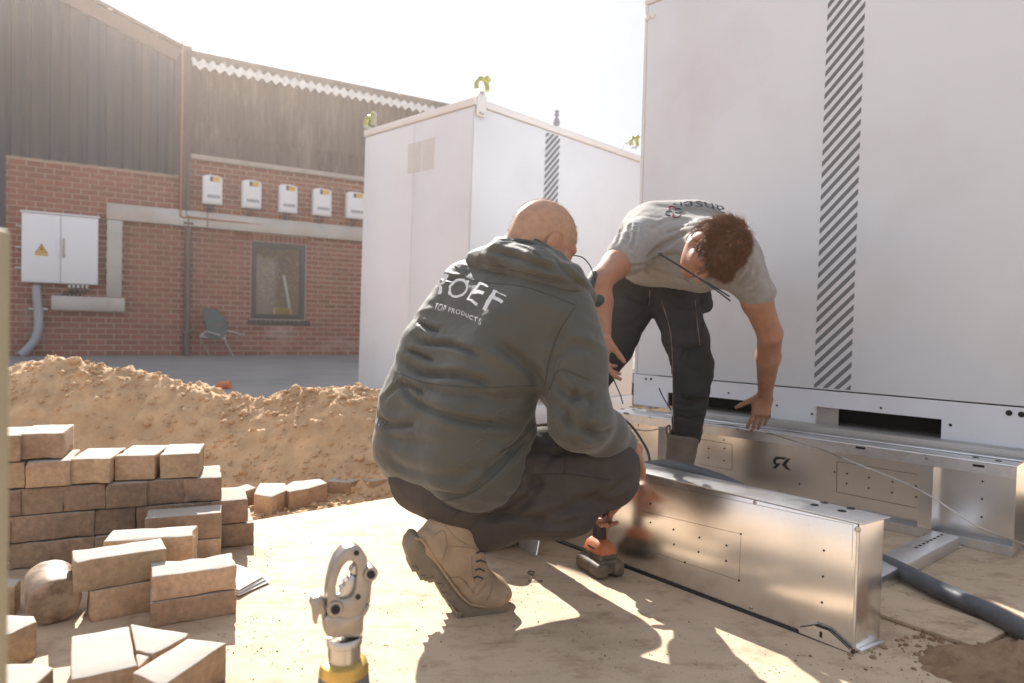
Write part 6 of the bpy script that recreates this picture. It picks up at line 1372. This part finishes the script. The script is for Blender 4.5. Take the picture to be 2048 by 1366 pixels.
sh, V, Fa = cloth(sf, 'tshirt', M['shirt'], man2, 4, fold=((np.array([.5, .2, .9]), .0042, 16, 4.5, 61),), crs=scr, fine=.0010); hb_ = bvh_of(V, Fa)
seam(hb_, ((1388, 470), (1370, 510), (1366, 540), (1372, 560), (1390, 572), (1420, 566)), .0028, 'neckband', M['shirt'], sh, .0008); seam(hb_, ((1392, 474), (1376, 512), (1372, 540), (1378, 556)), .0012, 'neckband_stitching', M['navy'], sh, .0006)
seam(hb_, ((1240, 486), (1244, 510), (1262, 542)), .0022, 'sleeve_hem', M['shirt'], sh, .0004); seam(hb_, ((1484, 590), (1505, 594), (1530, 574)), .0022, 'sleeve_hem', M['shirt'], sh, .0004); seam(hb_, ((1225, 548), (1262, 560), (1300, 575), (1350, 578), (1400, 578)), .0022, 'shirt_hem', M['shirt'], sh, .0004)
# print on the shirt: logo loops and upside-down word running over the back
lay_text('ansen', lambda u, v: (1440 - 92 * u + 3 * v, 420 - 2 * u - 13 * math.sin(math.pi * min(1, u * 1.0)) * .55 + (8 if False else 0) - 3 * u + 13 * v * (1.0 - .15 * u)), hb_, 'lettering', M['navy'], sh, off=.02)
def loop_print(cx, cy, a0, col, parent):
    pts = []
    for t in np.linspace(0, math.pi * 1.35, 12): pts.append((cx + 7.5 * math.cos(t + a0), cy + 4.6 * math.sin(t + a0)))
    q = [cast(hb_, x, y, .0012) for x, y in pts]; q = [p for p in q if p is not None]
    if len(q) > 3: MB().tube(q, .0026, 6).build('logo_loop', col, parent, smooth=True)
loop_print(1344, 417.5, 2.6, M['crimson'], sh); loop_print(1356, 422, 4.3, M['navy'], sh); loop_print(1352, 431, 5.9, M['crimson'], sh); loop_print(1338, 427, 1.2, M['navy'], sh)
# cable ties held in the mouth
def tie(pts, label, head=None):
    e = empty('cable_tie', pts[0], label, 'cable tie'); m = MB(); 
    m.tube(smooth_path(pts, 5), .0028, 6).build('strap', M['dark'], e, smooth=True)
    MB().cbox(pts[0], .006, .004, .005).build('locking_head', M['dark'], e, bevel=.001)
m0 = c2 + f2 * .098 - u2 * .055
tie([U(1319, 508, 2.25), U(1350, 526, 2.25), U(1380, 545, 2.26), U(1412, 566, 2.24), U(1436, 583, 2.22), U(1461, 602, 2.2)], 'black cable tie in the bending man\'s mouth, the one reaching lowest right')
tie([U(1321, 509, 2.255), U(1352, 528, 2.255), U(1382, 547, 2.265), U(1410, 563, 2.245), U(1434, 577, 2.225), U(1459, 593, 2.205)], 'black cable tie in the bending man\'s mouth, the upper of the two tips')
# ================================================================== haze volume added for the veil of sun flare
hz = MB().box((-45, -8, -1.4), (90, 0, 0), (0, 75, 0), (0, 0, 8.3)).build('haze', None)
hm = bpy.data.materials.new('flare_haze'); hm.use_nodes = True; hn = hm.node_tree.nodes; hn.remove(hn['Principled BSDF'])
pv_ = hn.new('ShaderNodeVolumePrincipled'); pv_.inputs['Density'].default_value = 0.0042; pv_.inputs['Anisotropy'].default_value = 0.76; pv_.inputs['Color'].default_value = (0.98, 0.87, 0.80, 1)
hm.node_tree.links.new(pv_.outputs[0], hn['Material Output'].inputs['Volume']); hz.data.materials.clear(); hz.data.materials.append(hm); tag(hz, 'thin haze volume added over the yard for the veil of sun flare', kind='stuff')
